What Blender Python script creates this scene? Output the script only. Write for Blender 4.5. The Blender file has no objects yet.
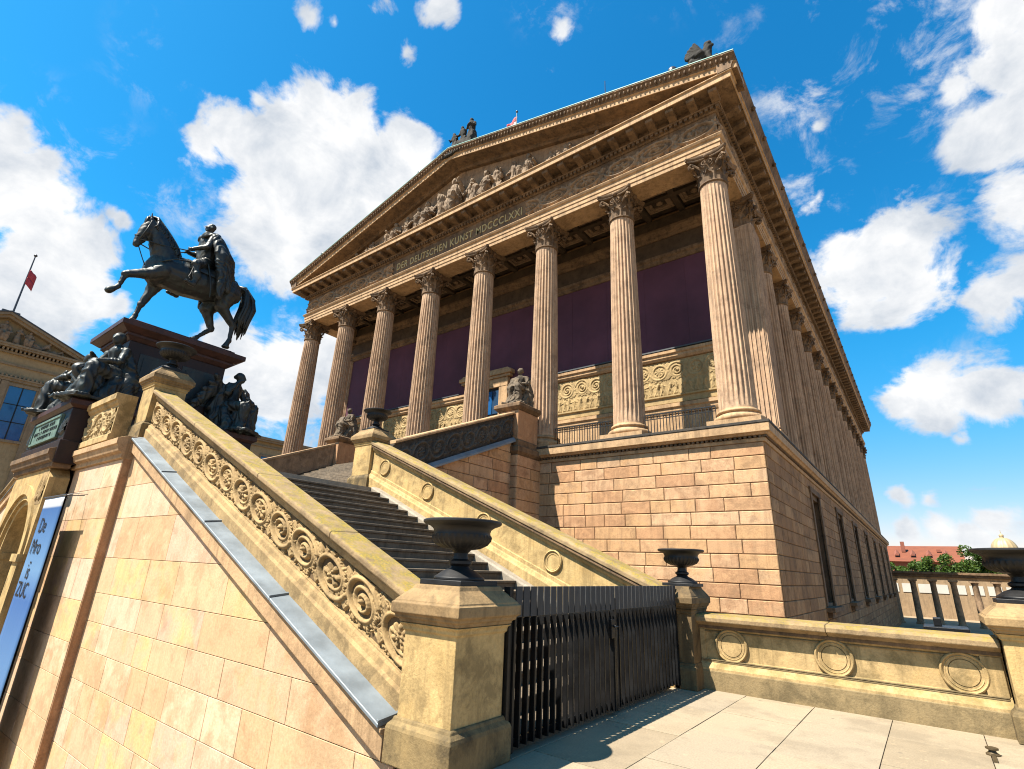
import bpy, bmesh, math, random
import numpy as np
from mathutils import Vector, Matrix, noise
from math import sin, cos, pi, radians, sqrt, atan2, hypot

random.seed(7)
rng = np.random.default_rng(11)
scene = bpy.context.scene
COL = scene.collection
WORLD = {}                       # object -> world location of its origin (for parenting)

# ------------------------------------------------------------------ helpers
def tag(o, label=None, cat=None, group=None, kind=None):
    if label: o['label'] = label
    if cat: o['category'] = cat
    if group: o['group'] = group
    if kind: o['kind'] = kind
    return o

def thing(name, label, cat, loc=(0, 0, 0), rz=0.0, group=None):
    o = bpy.data.objects.new(name, None)
    o.empty_display_size = 0.2
    COL.objects.link(o)
    o.location = loc
    o.rotation_euler = (0, 0, rz)
    WORLD[o.name] = Vector(loc)
    return tag(o, label, cat, group)

def copy_tree(o, parent=None):
    c = o.copy()
    COL.objects.link(c)
    c.parent = parent
    for ch in [x for x in bpy.data.objects if x.parent == o]:
        copy_tree(ch, c)
    return c

def wloc(o):
    v = Vector((0, 0, 0))
    while o is not None:
        v = v + Vector(o.location)
        o = o.parent
    return v

class MB:
    def __init__(s):
        s.v = []; s.f = []; s.t = []; s.cur = 0.5
    def vert(s, p):
        s.v.append((p[0], p[1], p[2])); return len(s.v) - 1
    def face(s, idx):
        s.f.append(tuple(idx)); s.t.append(s.cur)
    def quad(s, a, b, c, d):
        i = len(s.v); s.v += [tuple(a), tuple(b), tuple(c), tuple(d)]; s.face((i, i+1, i+2, i+3))
    def box(s, x0, x1, y0, y1, z0, z1):
        i = len(s.v)
        s.v += [(x0,y0,z0),(x1,y0,z0),(x1,y1,z0),(x0,y1,z0),(x0,y0,z1),(x1,y0,z1),(x1,y1,z1),(x0,y1,z1)]
        for q in ((0,3,2,1),(4,5,6,7),(0,1,5,4),(1,2,6,5),(2,3,7,6),(3,0,4,7)):
            s.face([i+k for k in q])
    def loft(s, loops, closed=True, cap=True, ring=False):
        n = len(loops[0]); base = []
        for L in loops:
            base.append(len(s.v)); s.v += [tuple(p) for p in L]
        m = len(loops)
        for a in range(m if ring else m - 1):
            A = base[a]; B = base[(a+1) % m]
            for k in range(n if closed else n - 1):
                k2 = (k+1) % n
                s.face((A+k, A+k2, B+k2, B+k))
        if cap and not ring:
            s.face([base[0]+k for k in range(n)][::-1])
            s.face([base[-1]+k for k in range(n)])
    def lathe(s, prof, n=32, c=(0,0,0), mod=None, cap=True):
        loops = []
        for j, (r, z) in enumerate(prof):
            L = []
            for k in range(n):
                a = 2*pi*k/n
                rr = r*(mod(a, j) if mod else 1.0)
                L.append((c[0]+rr*cos(a), c[1]+rr*sin(a), c[2]+z))
            loops.append(L)
        s.loft(loops, cap=cap)
    def tube(s, pts, rad, n=8):
        pts = [Vector(p) for p in pts]
        loops = []
        m = len(pts)
        up = Vector((0, 0, 1))
        for i, p in enumerate(pts):
            t = (pts[min(i+1, m-1)] - pts[max(i-1, 0)])
            if t.length < 1e-9: t = Vector((0,0,1))
            t.normalize()
            ref = up if abs(t.dot(up)) < 0.95 else Vector((1, 0, 0))
            a = t.cross(ref).normalized(); b = t.cross(a).normalized()
            r = rad[i] if hasattr(rad, '__len__') else rad
            loops.append([p + a*(r*cos(2*pi*k/n)) + b*(r*sin(2*pi*k/n)) for k in range(n)])
        s.loft(loops)
    def ellipsoid(s, c, r, nu=10, nv=7, M=None):
        loops = []
        c = Vector(c)
        for j in range(nv+1):
            th = pi*j/nv
            st = max(sin(th), 1e-3)
            L = []
            for k in range(nu):
                a = 2*pi*k/nu
                d = Vector((r[0]*st*cos(a), r[1]*st*sin(a), -r[2]*cos(th)))
                if M is not None: d = M @ d
                L.append(c + d)
            loops.append(L)
        s.loft(loops)
    def capsule(s, p0, r0, p1, r1, n=10):
        p0 = Vector(p0); p1 = Vector(p1)
        d = p1 - p0
        if d.length < 1e-6: d = Vector((0,0,1e-4))
        t = d.normalized()
        pts = []; rad = []
        for k in range(4):
            a = pi/2*k/3
            pts.append(p0 - t*r0*cos(a)); rad.append(max(r0*sin(a), r0*0.05))
        for k in range(4):
            a = pi/2*k/3
            pts.append(p1 + t*r1*sin(a)); rad.append(max(r1*cos(a), r1*0.05))
        s.tube(pts, rad, n)
    def add(s, o, M=None):
        i = len(s.v)
        s.v += [tuple(M @ Vector(p)) for p in o.v] if M is not None else list(o.v)
        s.f += [tuple(i+k for k in q) for q in o.f]; s.t += o.t
    def mirror_x(s, xc):
        s.v = [(2*xc - x, y, z) for x, y, z in s.v]
        s.f = [q[::-1] for q in s.f]
        return s
    def clip(s, co, no):
        """remove what lies on the side the normal points to"""
        me = s.mesh('tmp', None, True)
        bm = bmesh.new(); bm.from_mesh(me)
        bmesh.ops.bisect_plane(bm, geom=bm.verts[:]+bm.edges[:]+bm.faces[:], plane_co=co, plane_no=no, clear_outer=True)
        lay = bm.faces.layers.float.get('tint')
        bm.verts.index_update()
        s.v = [tuple(v.co) for v in bm.verts]
        s.f = [tuple(v.index for v in f.verts) for f in bm.faces]
        s.t = [f[lay] for f in bm.faces]
        bm.free(); bpy.data.meshes.remove(me)
        return s
    def mesh(s, name, mat, tint=True, org=(0,0,0)):
        me = bpy.data.meshes.new(name)
        if org[0] or org[1] or org[2]:
            v = [(x-org[0], y-org[1], z-org[2]) for x, y, z in s.v]
        else: v = s.v
        me.from_pydata(v, [], s.f)
        if tint:
            at = me.attributes.new('tint', 'FLOAT', 'FACE')
            at.data.foreach_set('value', s.t)
        if mat: me.materials.append(mat)
        me.update()
        return me
    def build(s, name, mat, parent=None, smooth=None, local=False, fix=True, bevel=0, label=None, merge=False):
        org = Vector((0,0,0)) if (local or parent is None) else wloc(parent)
        me = s.mesh(name, mat, True, org)
        if fix or merge:
            bm = bmesh.new(); bm.from_mesh(me)
            if merge: bmesh.ops.remove_doubles(bm, verts=bm.verts[:], dist=1e-4)
            if fix: bmesh.ops.recalc_face_normals(bm, faces=bm.faces[:])
            bm.to_mesh(me); bm.free()
        if smooth is not None:
            me.polygons.foreach_set('use_smooth', [True]*len(me.polygons))
            if smooth < 179: me.set_sharp_from_angle(angle=radians(smooth))
        o = bpy.data.objects.new(name, me)
        COL.objects.link(o)
        o.parent = parent
        if bevel:
            b = o.modifiers.new('edge', 'BEVEL'); b.width = bevel; b.segments = 2; b.limit_method = 'ANGLE'; b.angle_limit = radians(40)
        if label: o['label'] = label
        return o
    def solo(s, name, mat, loc, label, cat, group=None, kind=None, **k):
        """a thing that is one mesh, with its origin at loc"""
        s.v = [(x-loc[0], y-loc[1], z-loc[2]) for x, y, z in s.v]
        o = s.build(name, mat, None, local=True, **k)
        o.location = loc
        return tag(o, label, cat, group, kind)

def slope_sweep(mb, prof, x0, x1, zf, n=1):
    """profile [(y, dz)] (closed) swept along X, dz measured from zf(x)"""
    loops = []
    for i in range(n+1):
        x = x0 + (x1-x0)*i/n
        loops.append([(x, y, zf(x)+dz) for y, dz in prof])
    mb.loft(loops)

def ring_sweep(mb, prof, x0, x1, y0, y1):
    """closed profile [(out, z)] swept round a rectangle with mitred corners"""
    loops = []
    for sx, sy in ((0,0),(1,0),(1,1),(0,1)):
        L = []
        for o, z in prof:
            L.append((x1+o if sx else x0-o, y1+o if sy else y0-o, z))
        loops.append(L)
    mb.loft(loops, ring=True)

def ashlar(mb, fn, u0, u1, zs, wmin, wmax, joint=0.012, ch=0.012, holes=(), seed=1):
    """wall blocks: fn(u, z, d) -> point, d = depth out of the wall. Each block a chamfered slab."""
    r = random.Random(seed)
    for ci in range(len(zs)-1):
        za, zb = zs[ci], zs[ci+1]
        segs = [(u0, u1)]
        for hu0, hu1, hz0, hz1 in holes:
            if zb > hz0+0.02 and za < hz1-0.02:
                ns = []
                for a, b in segs:
                    if hu1 <= a or hu0 >= b: ns.append((a, b)); continue
                    if hu0 > a: ns.append((a, hu0))
                    if hu1 < b: ns.append((hu1, b))
                segs = ns
        for a, b in segs:
            u = a
            first = True
            while u < b - 1e-4:
                w = r.uniform(wmin, wmax)
                if first and r.random() < 0.5: w *= 0.55
                first = False
                if b - (u+w) < wmin*0.6: w = b - u
                mb.cur = r.random()
                d = r.uniform(0, joint*.5)
                j = joint/2
                A = [(u+j, za+j), (u+w-j, za+j), (u+w-j, zb-j), (u+j, zb-j)]
                c2 = j + ch
                B = [(u+c2, za+c2), (u+w-c2, za+c2), (u+w-c2, zb-c2), (u+c2, zb-c2)]
                i = len(mb.v)
                mb.v += [tuple(fn(p[0], p[1], -0.03)) for p in A] + [tuple(fn(p[0], p[1], d)) for p in A] + [tuple(fn(p[0], p[1], d+ch*0.8)) for p in B]
                for k in range(4):
                    k2 = (k+1) % 4
                    mb.face((i+k, i+k2, i+4+k2, i+4+k)); mb.face((i+4+k, i+4+k2, i+8+k2, i+8+k))
                mb.face((i+8, i+9, i+10, i+11))
                u += w
    mb.cur = 0.5

# ---- bas-relief: strokes -> height field -> mesh
def relief(L, H, d, strokes):
    nu = int(L/d)+1; nv = int(H/d)+1
    h = np.zeros((nv, nu))
    for (ua, va, ra, ub, vb, rb, k) in strokes:
        R = max(ra, rb)
        i0 = max(0, int((min(ua, ub)-R)/d)); i1 = min(nu, int((max(ua, ub)+R)/d)+2)
        j0 = max(0, int((min(va, vb)-R)/d)); j1 = min(nv, int((max(va, vb)+R)/d)+2)
        if i1 <= i0 or j1 <= j0: continue
        U, V = np.meshgrid(np.arange(i0, i1)*d, np.arange(j0, j1)*d)
        du, dv = ub-ua, vb-va
        q = du*du+dv*dv
        t = np.clip(((U-ua)*du+(V-va)*dv)/q, 0, 1) if q > 1e-12 else np.zeros_like(U)
        r = ra+(rb-ra)*t
        dd = (U-ua-t*du)**2+(V-va-t*dv)**2
        hh = k*np.sqrt(np.maximum(r*r-dd, 0))
        h[j0:j1, i0:i1] = np.maximum(h[j0:j1, i0:i1], hh)
    return h

def relief_mesh(mb, h, d, fn, skip=False):
    nv, nu = h.shape
    i0 = len(mb.v)
    for j in range(nv):
        for i in range(nu):
            mb.v.append(tuple(fn(i*d, j*d, float(h[j, i]))))
    for j in range(nv-1):
        for i in range(nu-1):
            if skip and max(h[j, i], h[j, i+1], h[j+1, i], h[j+1, i+1]) <= 0: continue
            a = i0+j*nu+i
            mb.face((a, a+1, a+nu+1, a+nu))

def scroll_strokes(L, H, n, seed=3):
    r = random.Random(seed)
    S = []
    p = L/n; R = min(H*0.47, p*0.52)
    def poly(pts, r0, r1, k):
        m = len(pts)-1
        for i in range(m):
            a = i/m; b = (i+1)/m
            S.append((*pts[i], r0+(r1-r0)*a, *pts[i+1], r0+(r1-r0)*b, k))
    for i in range(n):
        cu = (i+0.5)*p; cv = H/2
        sg = 1 if i % 2 == 0 else -1
        a0 = pi if sg > 0 else pi
        pts = []
        for k in range(30):
            t = k/29
            a = pi + sg*t*pi*2.5
            rr = R*(1.0-0.62*t)
            pts.append((cu+rr*cos(a), cv+rr*sin(a)))
        poly(pts, R*0.13, R*0.09, 1.25)
        # leaves off the stem
        for k in range(11):
            t = 0.02+k*0.062
            a = pi + sg*t*pi*2.5
            rr = R*(1.0-0.62*t)
            for side, ln in ((1, 0.34), (-1, 0.2)):
                aa = a + sg*0.55*side
                ox, oy = cos(a), sin(a)
                bx, by = cu+rr*ox, cv+rr*oy
                tx, ty = -sin(a)*sg, cos(a)*sg
                l = R*ln*r.uniform(.8, 1.2)
                ex, ey = bx+(ox*side*0.75+tx*0.7)*l, by+(oy*side*0.75+ty*0.7)*l
                S.append((bx, by, R*0.085, ex, ey, R*0.05, 1.3))
                S.append((ex, ey, R*0.075, ex+tx*l*.25, ey+ty*l*.25, R*0.03, 1.2))
        # rosette
        npet = r.choice((6, 7, 8)); q = R*0.36
        for k in range(npet):
            a = 2*pi*k/npet
            S.append((cu+q*.35*cos(a), cv+q*.35*sin(a), q*.2, cu+q*.85*cos(a), cv+q*.85*sin(a), q*.3, 1.1))
        S.append((cu, cv, q*.3, cu, cv, q*.3, 2.0))
        # fillers in the corners between the scrolls
        for su in (-1, 1):
            for sv in (-1, 1):
                bu = cu+su*p*0.5; bv = cv+sv*H*0.40
                for k in range(3):
                    a = atan2(-sv, 0)+ (k-1)*0.8
                    S.append((bu, bv, R*.10, bu+R*.3*cos(a), bv+R*.3*sin(a), R*.05, 1.2))
    return S

def rinceau_strokes(L, H, n, seed=3):
    """big acanthus scrolls filling the whole band, alternately up and down, with flowers in their hearts"""
    r = random.Random(seed); S = []
    p = L/n
    def seg(a, ra, b, rb, k): S.append((a[0], a[1], ra, b[0], b[1], rb, k))
    for i in range(n):
        cu, cv = (i+.5+r.uniform(-.05, .05))*p, H*r.uniform(.48, .52)
        sg = 1 if i % 2 == 0 else -1
        ru, rv = p*.53*r.uniform(.92, 1.04), H*.465*r.uniform(.93, 1.02)
        big = r.random() < .5; rot = r.uniform(0, 1.2)
        P = lambda a, q: (cu+ru*q*cos(a), cv+sg*rv*q*sin(a))
        pr = None
        for k in range(46):
            t = k/45
            a = -pi*.9+t*pi*2*1.45
            q = .97-.50*t
            pt = P(a, q); w = H*(.062-.022*t)
            if pr: seg(pr[0], pr[1], pt, w, 1.15)
            pr = (pt, w)
        # side leaves: three-lobed, curling back along the stem
        for k in range(15):
            t = .03+k*.055
            a = -pi*.9+t*pi*2*1.45; q = .97-.50*t
            b = P(a, q)
            for sd, ln in ((1, .17), (-1, .11)):
                for l in range(3):
                    aa = a+sd*(.25+.38*l)
                    e = (b[0]+H*ln*(1-.12*l)*cos(aa)*r.uniform(.8, 1.2), b[1]+sg*H*ln*(1-.12*l)*sin(aa)*r.uniform(.8, 1.2))
                    seg(b, H*.022, e, H*.030, 1.35); seg(e, H*.028, (e[0]+H*.02*cos(aa+sd), e[1]+sg*H*.02*sin(aa+sd)), H*.012, 1.3)
        # flower in the heart
        npet = r.choice((6, 7, 8, 9))
        if r.random() < .35:                          # a curl running into its eye
            pr = None
            for k in range(20):
                t = k/19; a = -pi*.9+pi*2*1.45+t*pi*2.6; pt = P(a, .47-.40*t)
                if pr: seg(pr, H*.045, pt, H*.04, 1.3)
                pr = pt
            seg((cu, cv), H*.055, (cu, cv+.001), H*.055, 1.9)
        else:                                         # a full rose of two rings of petals
            for k in range(npet):
                a = 2*pi*k/npet+rot
                seg(P(a, .20), H*.05, P(a, .36), H*.062, .95)
                seg(P(a-.15, .26), H*.012, P(a-.05, .44), H*.012, 4.0)
            for k in range(5):
                a = 2*pi*k/5+rot*2
                seg(P(a, .07), H*.035, P(a, .17), H*.045, 1.55)
            seg((cu, cv), H*.04, (cu, cv+.001), H*.04, 2.2)
        for k in range(22):                           # loose leaf tips filling the ground
            a = r.uniform(0, 2*pi); q = r.uniform(.86, 1.25)
            b = P(a, q)
            if not (H*.04 < b[1] < H*.96): continue
            aa = r.uniform(0, 2*pi); l = H*r.uniform(.05, .11)
            seg(b, H*.026, (b[0]+l*cos(aa), b[1]+l*sin(aa)), H*.014, 1.4)
        # leaf sprays between the scrolls, above and below
        for sv in (-1, 1):
            b = (cu+p*.5, cv+sv*H*.44)
            for k in range(5):
                a = -sv*pi/2+(k-2)*.5
                l = H*(.26-.03*abs(k-2))
                e = (b[0]+l*.6*cos(a), b[1]+l*sin(a))
                seg(b, H*.03, e, H*.035, 1.15); seg(e, H*.032, (e[0]+H*.03*cos(a), e[1]+H*.03*sin(a)), H*.012, 1.2)
    return S

def figure_strokes(L, H, n, seed=5, k=0.8):
    """a frieze of draped people standing, sitting and bending"""
    r = random.Random(seed); S = []
    for i in range(n):
        u = (i+0.5)*L/n + r.uniform(-.15, .15)*L/n
        hgt = H*r.uniform(.78, .95); v0 = H*0.03
        lean = r.uniform(-.16, .16)*hgt
        hip = (u, v0+hgt*.5); sh = (u+lean*.6, v0+hgt*.80); hd = (u+lean*.9, v0+hgt*.93)
        S.append((*hd, hgt*.065, *hd, hgt*.065, k*1.3))
        S.append((*hip, hgt*.10, *sh, hgt*.115, k))
        for sx in (-1, 1):
            ft = (u+sx*hgt*r.uniform(.05, .22), v0)
            kn = ((hip[0]+ft[0])/2+r.uniform(-.06, .08)*hgt, v0+hgt*.26)
            S.append((*hip, hgt*.09, *kn, hgt*.065, k)); S.append((*kn, hgt*.065, *ft, hgt*.045, k))
            el = (sh[0]+sx*hgt*r.uniform(.10, .2), sh[1]-hgt*r.uniform(-.05, .2))
            ha = (el[0]+sx*hgt*r.uniform(-.1, .2), el[1]+hgt*r.uniform(-.15, .2))
            S.append((*sh, hgt*.05, *el, hgt*.04, k)); S.append((*el, hgt*.04, *ha, hgt*.03, k))
        for q in range(6):
            a = u+r.uniform(-.13, .13)*hgt
            S.append((a, v0+hgt*.5, hgt*.02, a+r.uniform(-.08, .08)*hgt, v0+.02, hgt*.03, k*1.6))
    return S

def leaf_strokes(L, H, n, seed=6, k=0.9):
    """palmettes and curling tendrils side by side"""
    r = random.Random(seed); S = []
    p = L/n
    for i in range(n):
        u = (i+.5)*p
        for q in range(-3, 4):
            a = pi/2+q*0.42
            l = H*(.72-.07*abs(q))
            S.append((u, H*.14, H*.05, u+cos(a)*l*.5, H*.14+sin(a)*l*.55, H*.06, k))
            S.append((u+cos(a)*l*.5, H*.14+sin(a)*l*.55, H*.06, u+cos(a)*l*.8, H*.14+sin(a)*l*.95, H*.03, k))
        for sx in (-1, 1):
            pr = None
            for t in range(9):
                a = -pi/2+sx*t*.55
                rr = p*.17*(1-t*.07)
                pt = (u+sx*p*.33+rr*cos(a), H*.35+rr*sin(a))
                if pr: S.append((*pr, H*.045, *pt, H*.04, k))
                pr = pt
    return S

# ---- organic bodies: overlapping capsules fused by voxel remesh
def fuse(mb, voxel, smooth=4, fold=0.0, fscale=8.0, fvert=0.35, seed=0, mask=None):
    me = mb.mesh('body', None, False)
    o = bpy.data.objects.new('body', me); COL.objects.link(o)
    m = o.modifiers.new('r', 'REMESH'); m.mode = 'VOXEL'; m.voxel_size = voxel
    if smooth:
        s = o.modifiers.new('s', 'SMOOTH'); s.factor = .5; s.iterations = smooth
    dg = bpy.context.evaluated_depsgraph_get()
    ev = o.evaluated_get(dg)
    m2 = bpy.data.meshes.new_from_object(ev)
    bpy.data.objects.remove(o); bpy.data.meshes.remove(me)
    if fold:
        nv = len(m2.vertices)
        co = np.empty(nv*3, 'f'); m2.vertices.foreach_get('co', co); co = co.reshape(-1, 3)
        no = np.array([v.normal for v in m2.vertices])
        h = np.empty(nv)
        for i in range(nv):
            x, y, z = co[i]
            w = noise.noise(Vector((x*1.7+seed, y*1.7, z*1.7)))
            q = noise.noise(Vector((x*fscale+w*2.2+seed*3, y*fscale+w*2.2, z*fscale*fvert+w)))
            amp = 1.0 if mask is None else mask(x, y, z)
            h[i] = (1-min(1, abs(q)*2.6)-.4)*amp
        co = co + no*(h*fold)[:, None]
        m2.vertices.foreach_set('co', co.astype('f').ravel())
    m2.polygons.foreach_set('use_smooth', [True]*len(m2.polygons))
    m2.update()
    return m2

def add_mesh(me, name, mat, parent=None, label=None, local=True):
    me.materials.clear(); me.materials.append(mat)
    o = bpy.data.objects.new(name, me); COL.objects.link(o); o.parent = parent
    if not local and parent is not None:
        w = wloc(parent); me.transform(Matrix.Translation(-w))
    if label: o['label'] = label
    return o

def text_mesh(body, size, name, depth=0.01, align='CENTER', bold=0.0, space=1.0):
    c = bpy.data.curves.new(name, 'FONT'); c.body = body; c.size = size; c.extrude = depth; c.align_x = align; c.align_y = 'CENTER'
    c.offset = bold; c.space_character = space; c.resolution_u = 4
    o = bpy.data.objects.new(name, c); COL.objects.link(o)
    dg = bpy.context.evaluated_depsgraph_get()
    me = bpy.data.meshes.new_from_object(o.evaluated_get(dg))
    bpy.data.objects.remove(o); bpy.data.curves.remove(c)
    return me
# ------------------------------------------------------------------ materials
CLOUD_B, SKY_S, EXPO = 5.7, .060, 1.62
SKY_T = (.40, 1.38, 1.30, 1)
SKY_H = (1.15, .78, .80, 1)
ALB = .58
class NT:
    def __init__(s, name):
        s.m = bpy.data.materials.new(name); s.m.use_nodes = True
        s.t = s.m.node_tree; s.n = s.t.nodes; s.l = s.t.links
        s.n.clear()
        s.out = s.n.new('ShaderNodeOutputMaterial')
        s.b = s.n.new('ShaderNodeBsdfPrincipled')
        s.l.new(s.b.outputs[0], s.out.inputs[0])
        s.geo = s.n.new('ShaderNodeNewGeometry')
        s.tc = s.n.new('ShaderNodeTexCoord')
    def mapping(s, src, scale=(1,1,1), rot=(0,0,0), loc=(0,0,0)):
        m = s.n.new('ShaderNodeMapping'); m.inputs['Scale'].default_value = scale; m.inputs['Rotation'].default_value = rot; m.inputs['Location'].default_value = loc
        s.l.new(src, m.inputs[0]); return m.outputs[0]
    def noise(s, vec, scale, detail=5, rough=.55, dist=0.0):
        k = s.n.new('ShaderNodeTexNoise'); k.inputs['Scale'].default_value = scale; k.inputs['Detail'].default_value = detail
        k.inputs['Roughness'].default_value = rough; k.inputs['Distortion'].default_value = dist
        s.l.new(vec, k.inputs['Vector']); return k.outputs[0]
    def ramp(s, fac, stops, interp='LINEAR'):
        r = s.n.new('ShaderNodeValToRGB'); cr = r.color_ramp; cr.interpolation = interp
        while len(cr.elements) < len(stops): cr.elements.new(0.5)
        for e, (p, c) in zip(cr.elements, stops):
            e.position = p; e.color = (*c, 1) if len(c) == 3 else c
        s.l.new(fac, r.inputs[0]); return r.outputs[0]
    def remap(s, v, a, b, c=0.0, d=1.0):
        m = s.n.new('ShaderNodeMapRange'); m.inputs[1].default_value = a; m.inputs[2].default_value = b; m.inputs[3].default_value = c; m.inputs[4].default_value = d
        s.l.new(v, m.inputs[0]); return m.outputs[0]
    def math(s, op, a, b=None):
        m = s.n.new('ShaderNodeMath'); m.operation = op
        for i, x in enumerate((a, b)):
            if x is None: continue
            if isinstance(x, (int, float)): m.inputs[i].default_value = x
            else: s.l.new(x, m.inputs[i])
        return m.outputs[0]
    def mix(s, fac, a, b, mode='MIX'):
        m = s.n.new('ShaderNodeMix'); m.data_type = 'RGBA'; m.blend_type = mode; m.clamp_factor = True
        for i, x in ((0, fac), (6, a), (7, b)):
            if isinstance(x, (int, float)): m.inputs[i].default_value = x
            elif isinstance(x, tuple): m.inputs[i].default_value = (*x, 1)
            else: s.l.new(x, m.inputs[i])
        return m.outputs[2]
    def bump(s, h, strength=.3, dist=.02, prev=None):
        b = s.n.new('ShaderNodeBump'); b.inputs['Strength'].default_value = strength; b.inputs['Distance'].default_value = dist
        s.l.new(h, b.inputs['Height'])
        if prev is not None: s.l.new(prev, b.inputs['Normal'])
        return b.outputs[0]
    def done(s, col=None, rough=None, normal=None, metal=0.0, spec=None):
        for key, v in (('Base Color', col), ('Roughness', rough)):
            if v is None: continue
            if isinstance(v, tuple): s.b.inputs[key].default_value = (*v, 1)
            elif isinstance(v, (int, float)): s.b.inputs[key].default_value = v
            else: s.l.new(v, s.b.inputs[key])
        if normal is not None: s.l.new(normal, s.b.inputs['Normal'])
        s.b.inputs['Metallic'].default_value = metal
        if spec is not None: s.b.inputs['Specular IOR Level'].default_value = spec
        return s.m

def stone(name, tones, tint=False, grime=(.06, .05, .04), grime_amt=.45, streak=.35, var=.25, bump=.35, lichen=0.0, lichen_col=(.32, .235, .05), rough=.85, fine=1.0, joint=None):
    """weathered sandstone: tones = 2..4 base colours (picked per block when tint)"""
    k = NT(name)
    tones = [tuple(ALB*q for q in c) for c in tones]; grime = tuple(ALB*q for q in grime); lichen_col = tuple(ALB*q for q in lichen_col)
    P = k.geo.outputs['Position']
    big = k.noise(P, .55, 4, .6)
    mid = k.noise(P, 2.6, 6, .65, .3)
    fin = k.noise(P, 34*fine, 3, .6)
    if tint:
        a = k.n.new('ShaderNodeAttribute'); a.attribute_name = 'tint'
        fac = k.math('ADD', a.outputs['Fac'], k.remap(mid, .3, .7, -.10, .10))
    else:
        fac = k.remap(k.math('ADD', big, k.math('MULTIPLY', mid, .6)), .45, 1.15)
    n = len(tones)
    col = k.ramp(fac, [((i+.5)/n if tint else i/(n-1), c) for i, c in enumerate(tones)], 'CONSTANT' if False else 'LINEAR')
    # cloudy variation and grain
    col = k.mix(var, col, k.ramp(mid, [(.25, (.42, .42, .42)), (.5, (.95, .95, .95)), (.75, (1.25, 1.18, 1.05))]), 'MULTIPLY')
    col = k.mix(.35, col, k.ramp(fin, [(.3, (.55, .55, .55)), (.6, (1.08, 1.08, 1.08))]), 'MULTIPLY')
    # rain streaks and soot patches
    st = k.noise(k.mapping(P, (2.4, 2.4, .16)), 2.0, 7, .70)
    pa = k.noise(P, .9, 6, .7, .6); pb = k.noise(P, 3.4*fine, 9, .74, .4)
    pc = k.math('ADD', k.math('MULTIPLY', pa, .45), k.math('MULTIPLY', pb, .55))
    g = k.math('MULTIPLY', k.remap(pc, .485, .585), grime_amt)
    g2 = k.math('MULTIPLY', k.remap(st, .49, .62), streak)
    col = k.mix(k.math('MAXIMUM', g, g2), col, grime)
    if lichen:
        nz = k.n.new('ShaderNodeSeparateXYZ'); k.l.new(k.geo.outputs['Normal'], nz.inputs[0])
        li = k.noise(P, 5.5, 6, .7)
        lf = k.math('MULTIPLY', k.math('MULTIPLY', k.remap(li, .40, .58), k.remap(nz.outputs[2], .35, .8)), lichen)
        col = k.mix(lf, col, k.mix(k.remap(fin, .3, .7), lichen_col, (.12, .11, .05)))
    pit = k.noise(P, 95*fine, 2, .5)
    b = k.bump(mid, bump*.6, .03)
    b = k.bump(pb, bump*.8, .02, b)
    b = k.bump(fin, bump, .009, b)
    b = k.bump(pit, bump*.6, .003, b)
    return k.done(col, k.remap(fin, .2, .8, rough-.1, min(1, rough+.1)), b, spec=.25)

M = {}
# sunlit sandstones of the stair (yellow, pink and honey panels)
M['panel'] = stone('sandstone_panels', [(.83,.57,.335), (.77,.48,.265), (.90,.66,.44), (.84,.56,.40), (.85,.58,.265), (.80,.53,.33)], True, grime=(.34,.20,.10), grime_amt=.40, streak=.18, var=.26, bump=.25, fine=.8)
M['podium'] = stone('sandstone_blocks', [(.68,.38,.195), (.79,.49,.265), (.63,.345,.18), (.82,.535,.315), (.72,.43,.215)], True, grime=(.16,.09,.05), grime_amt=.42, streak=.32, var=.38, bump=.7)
M['podium_side'] = stone('sandstone_blocks_weathered_shaded', [(.42,.225,.095), (.50,.28,.125), (.33,.18,.08), (.56,.33,.155)], True, grime=(.08,.048,.025), grime_amt=.5, streak=.35, var=.35, bump=.5)  # weathered blocks; the side's shade is also put into the colour
M['joint'] = stone('mortar', [(.12,.085,.055), (.19,.13,.08)], grime_amt=.3)
M['column'] = stone('sandstone_columns', [(.58,.37,.225), (.74,.50,.32), (.64,.41,.25)], grime=(.14,.085,.055), grime_amt=.42, streak=.42, var=.45, bump=.4)
M['trim'] = stone('sandstone_trim', [(.60,.38,.205), (.74,.49,.27)], grime=(.13,.08,.04), grime_amt=.42, streak=.45, var=.4)
M['dark_trim'] = stone('sandstone_sooty_shaded', [(.16,.10,.055), (.27,.17,.095), (.36,.225,.125)], grime=(.04,.028,.02), grime_amt=.6, streak=.5, var=.5, bump=.5)  # soot; also holds shade of recesses and coping undersides as colour
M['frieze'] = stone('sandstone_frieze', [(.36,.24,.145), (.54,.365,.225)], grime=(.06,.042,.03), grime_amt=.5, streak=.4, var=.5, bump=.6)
M['carved'] = stone('carved_sandstone', [(.47,.31,.14), (.60,.42,.20)], grime=(.13,.085,.04), grime_amt=.6, streak=.35, var=.5, bump=.5)
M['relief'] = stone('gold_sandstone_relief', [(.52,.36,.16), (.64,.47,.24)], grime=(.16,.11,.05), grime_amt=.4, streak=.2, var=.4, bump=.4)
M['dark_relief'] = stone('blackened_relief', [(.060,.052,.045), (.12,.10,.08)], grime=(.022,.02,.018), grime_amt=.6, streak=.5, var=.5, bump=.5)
M['coping'] = stone('coping_stone', [(.40,.27,.14), (.52,.37,.20)], grime=(.09,.065,.04), grime_amt=.5, streak=.25, var=.5, lichen=.95, lichen_col=(.50,.33,.03), bump=.5)
M['foot'] = stone('balustrade_foot_stone', [(.30,.22,.11), (.42,.31,.16)], grime=(.09,.07,.035), grime_amt=.55, streak=.4, var=.45, bump=.5)
M['soot_relief'] = stone('sooty_carving', [(.10,.085,.07), (.19,.16,.125)], grime=(.03,.027,.024), grime_amt=.5, streak=.4, var=.4)
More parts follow.
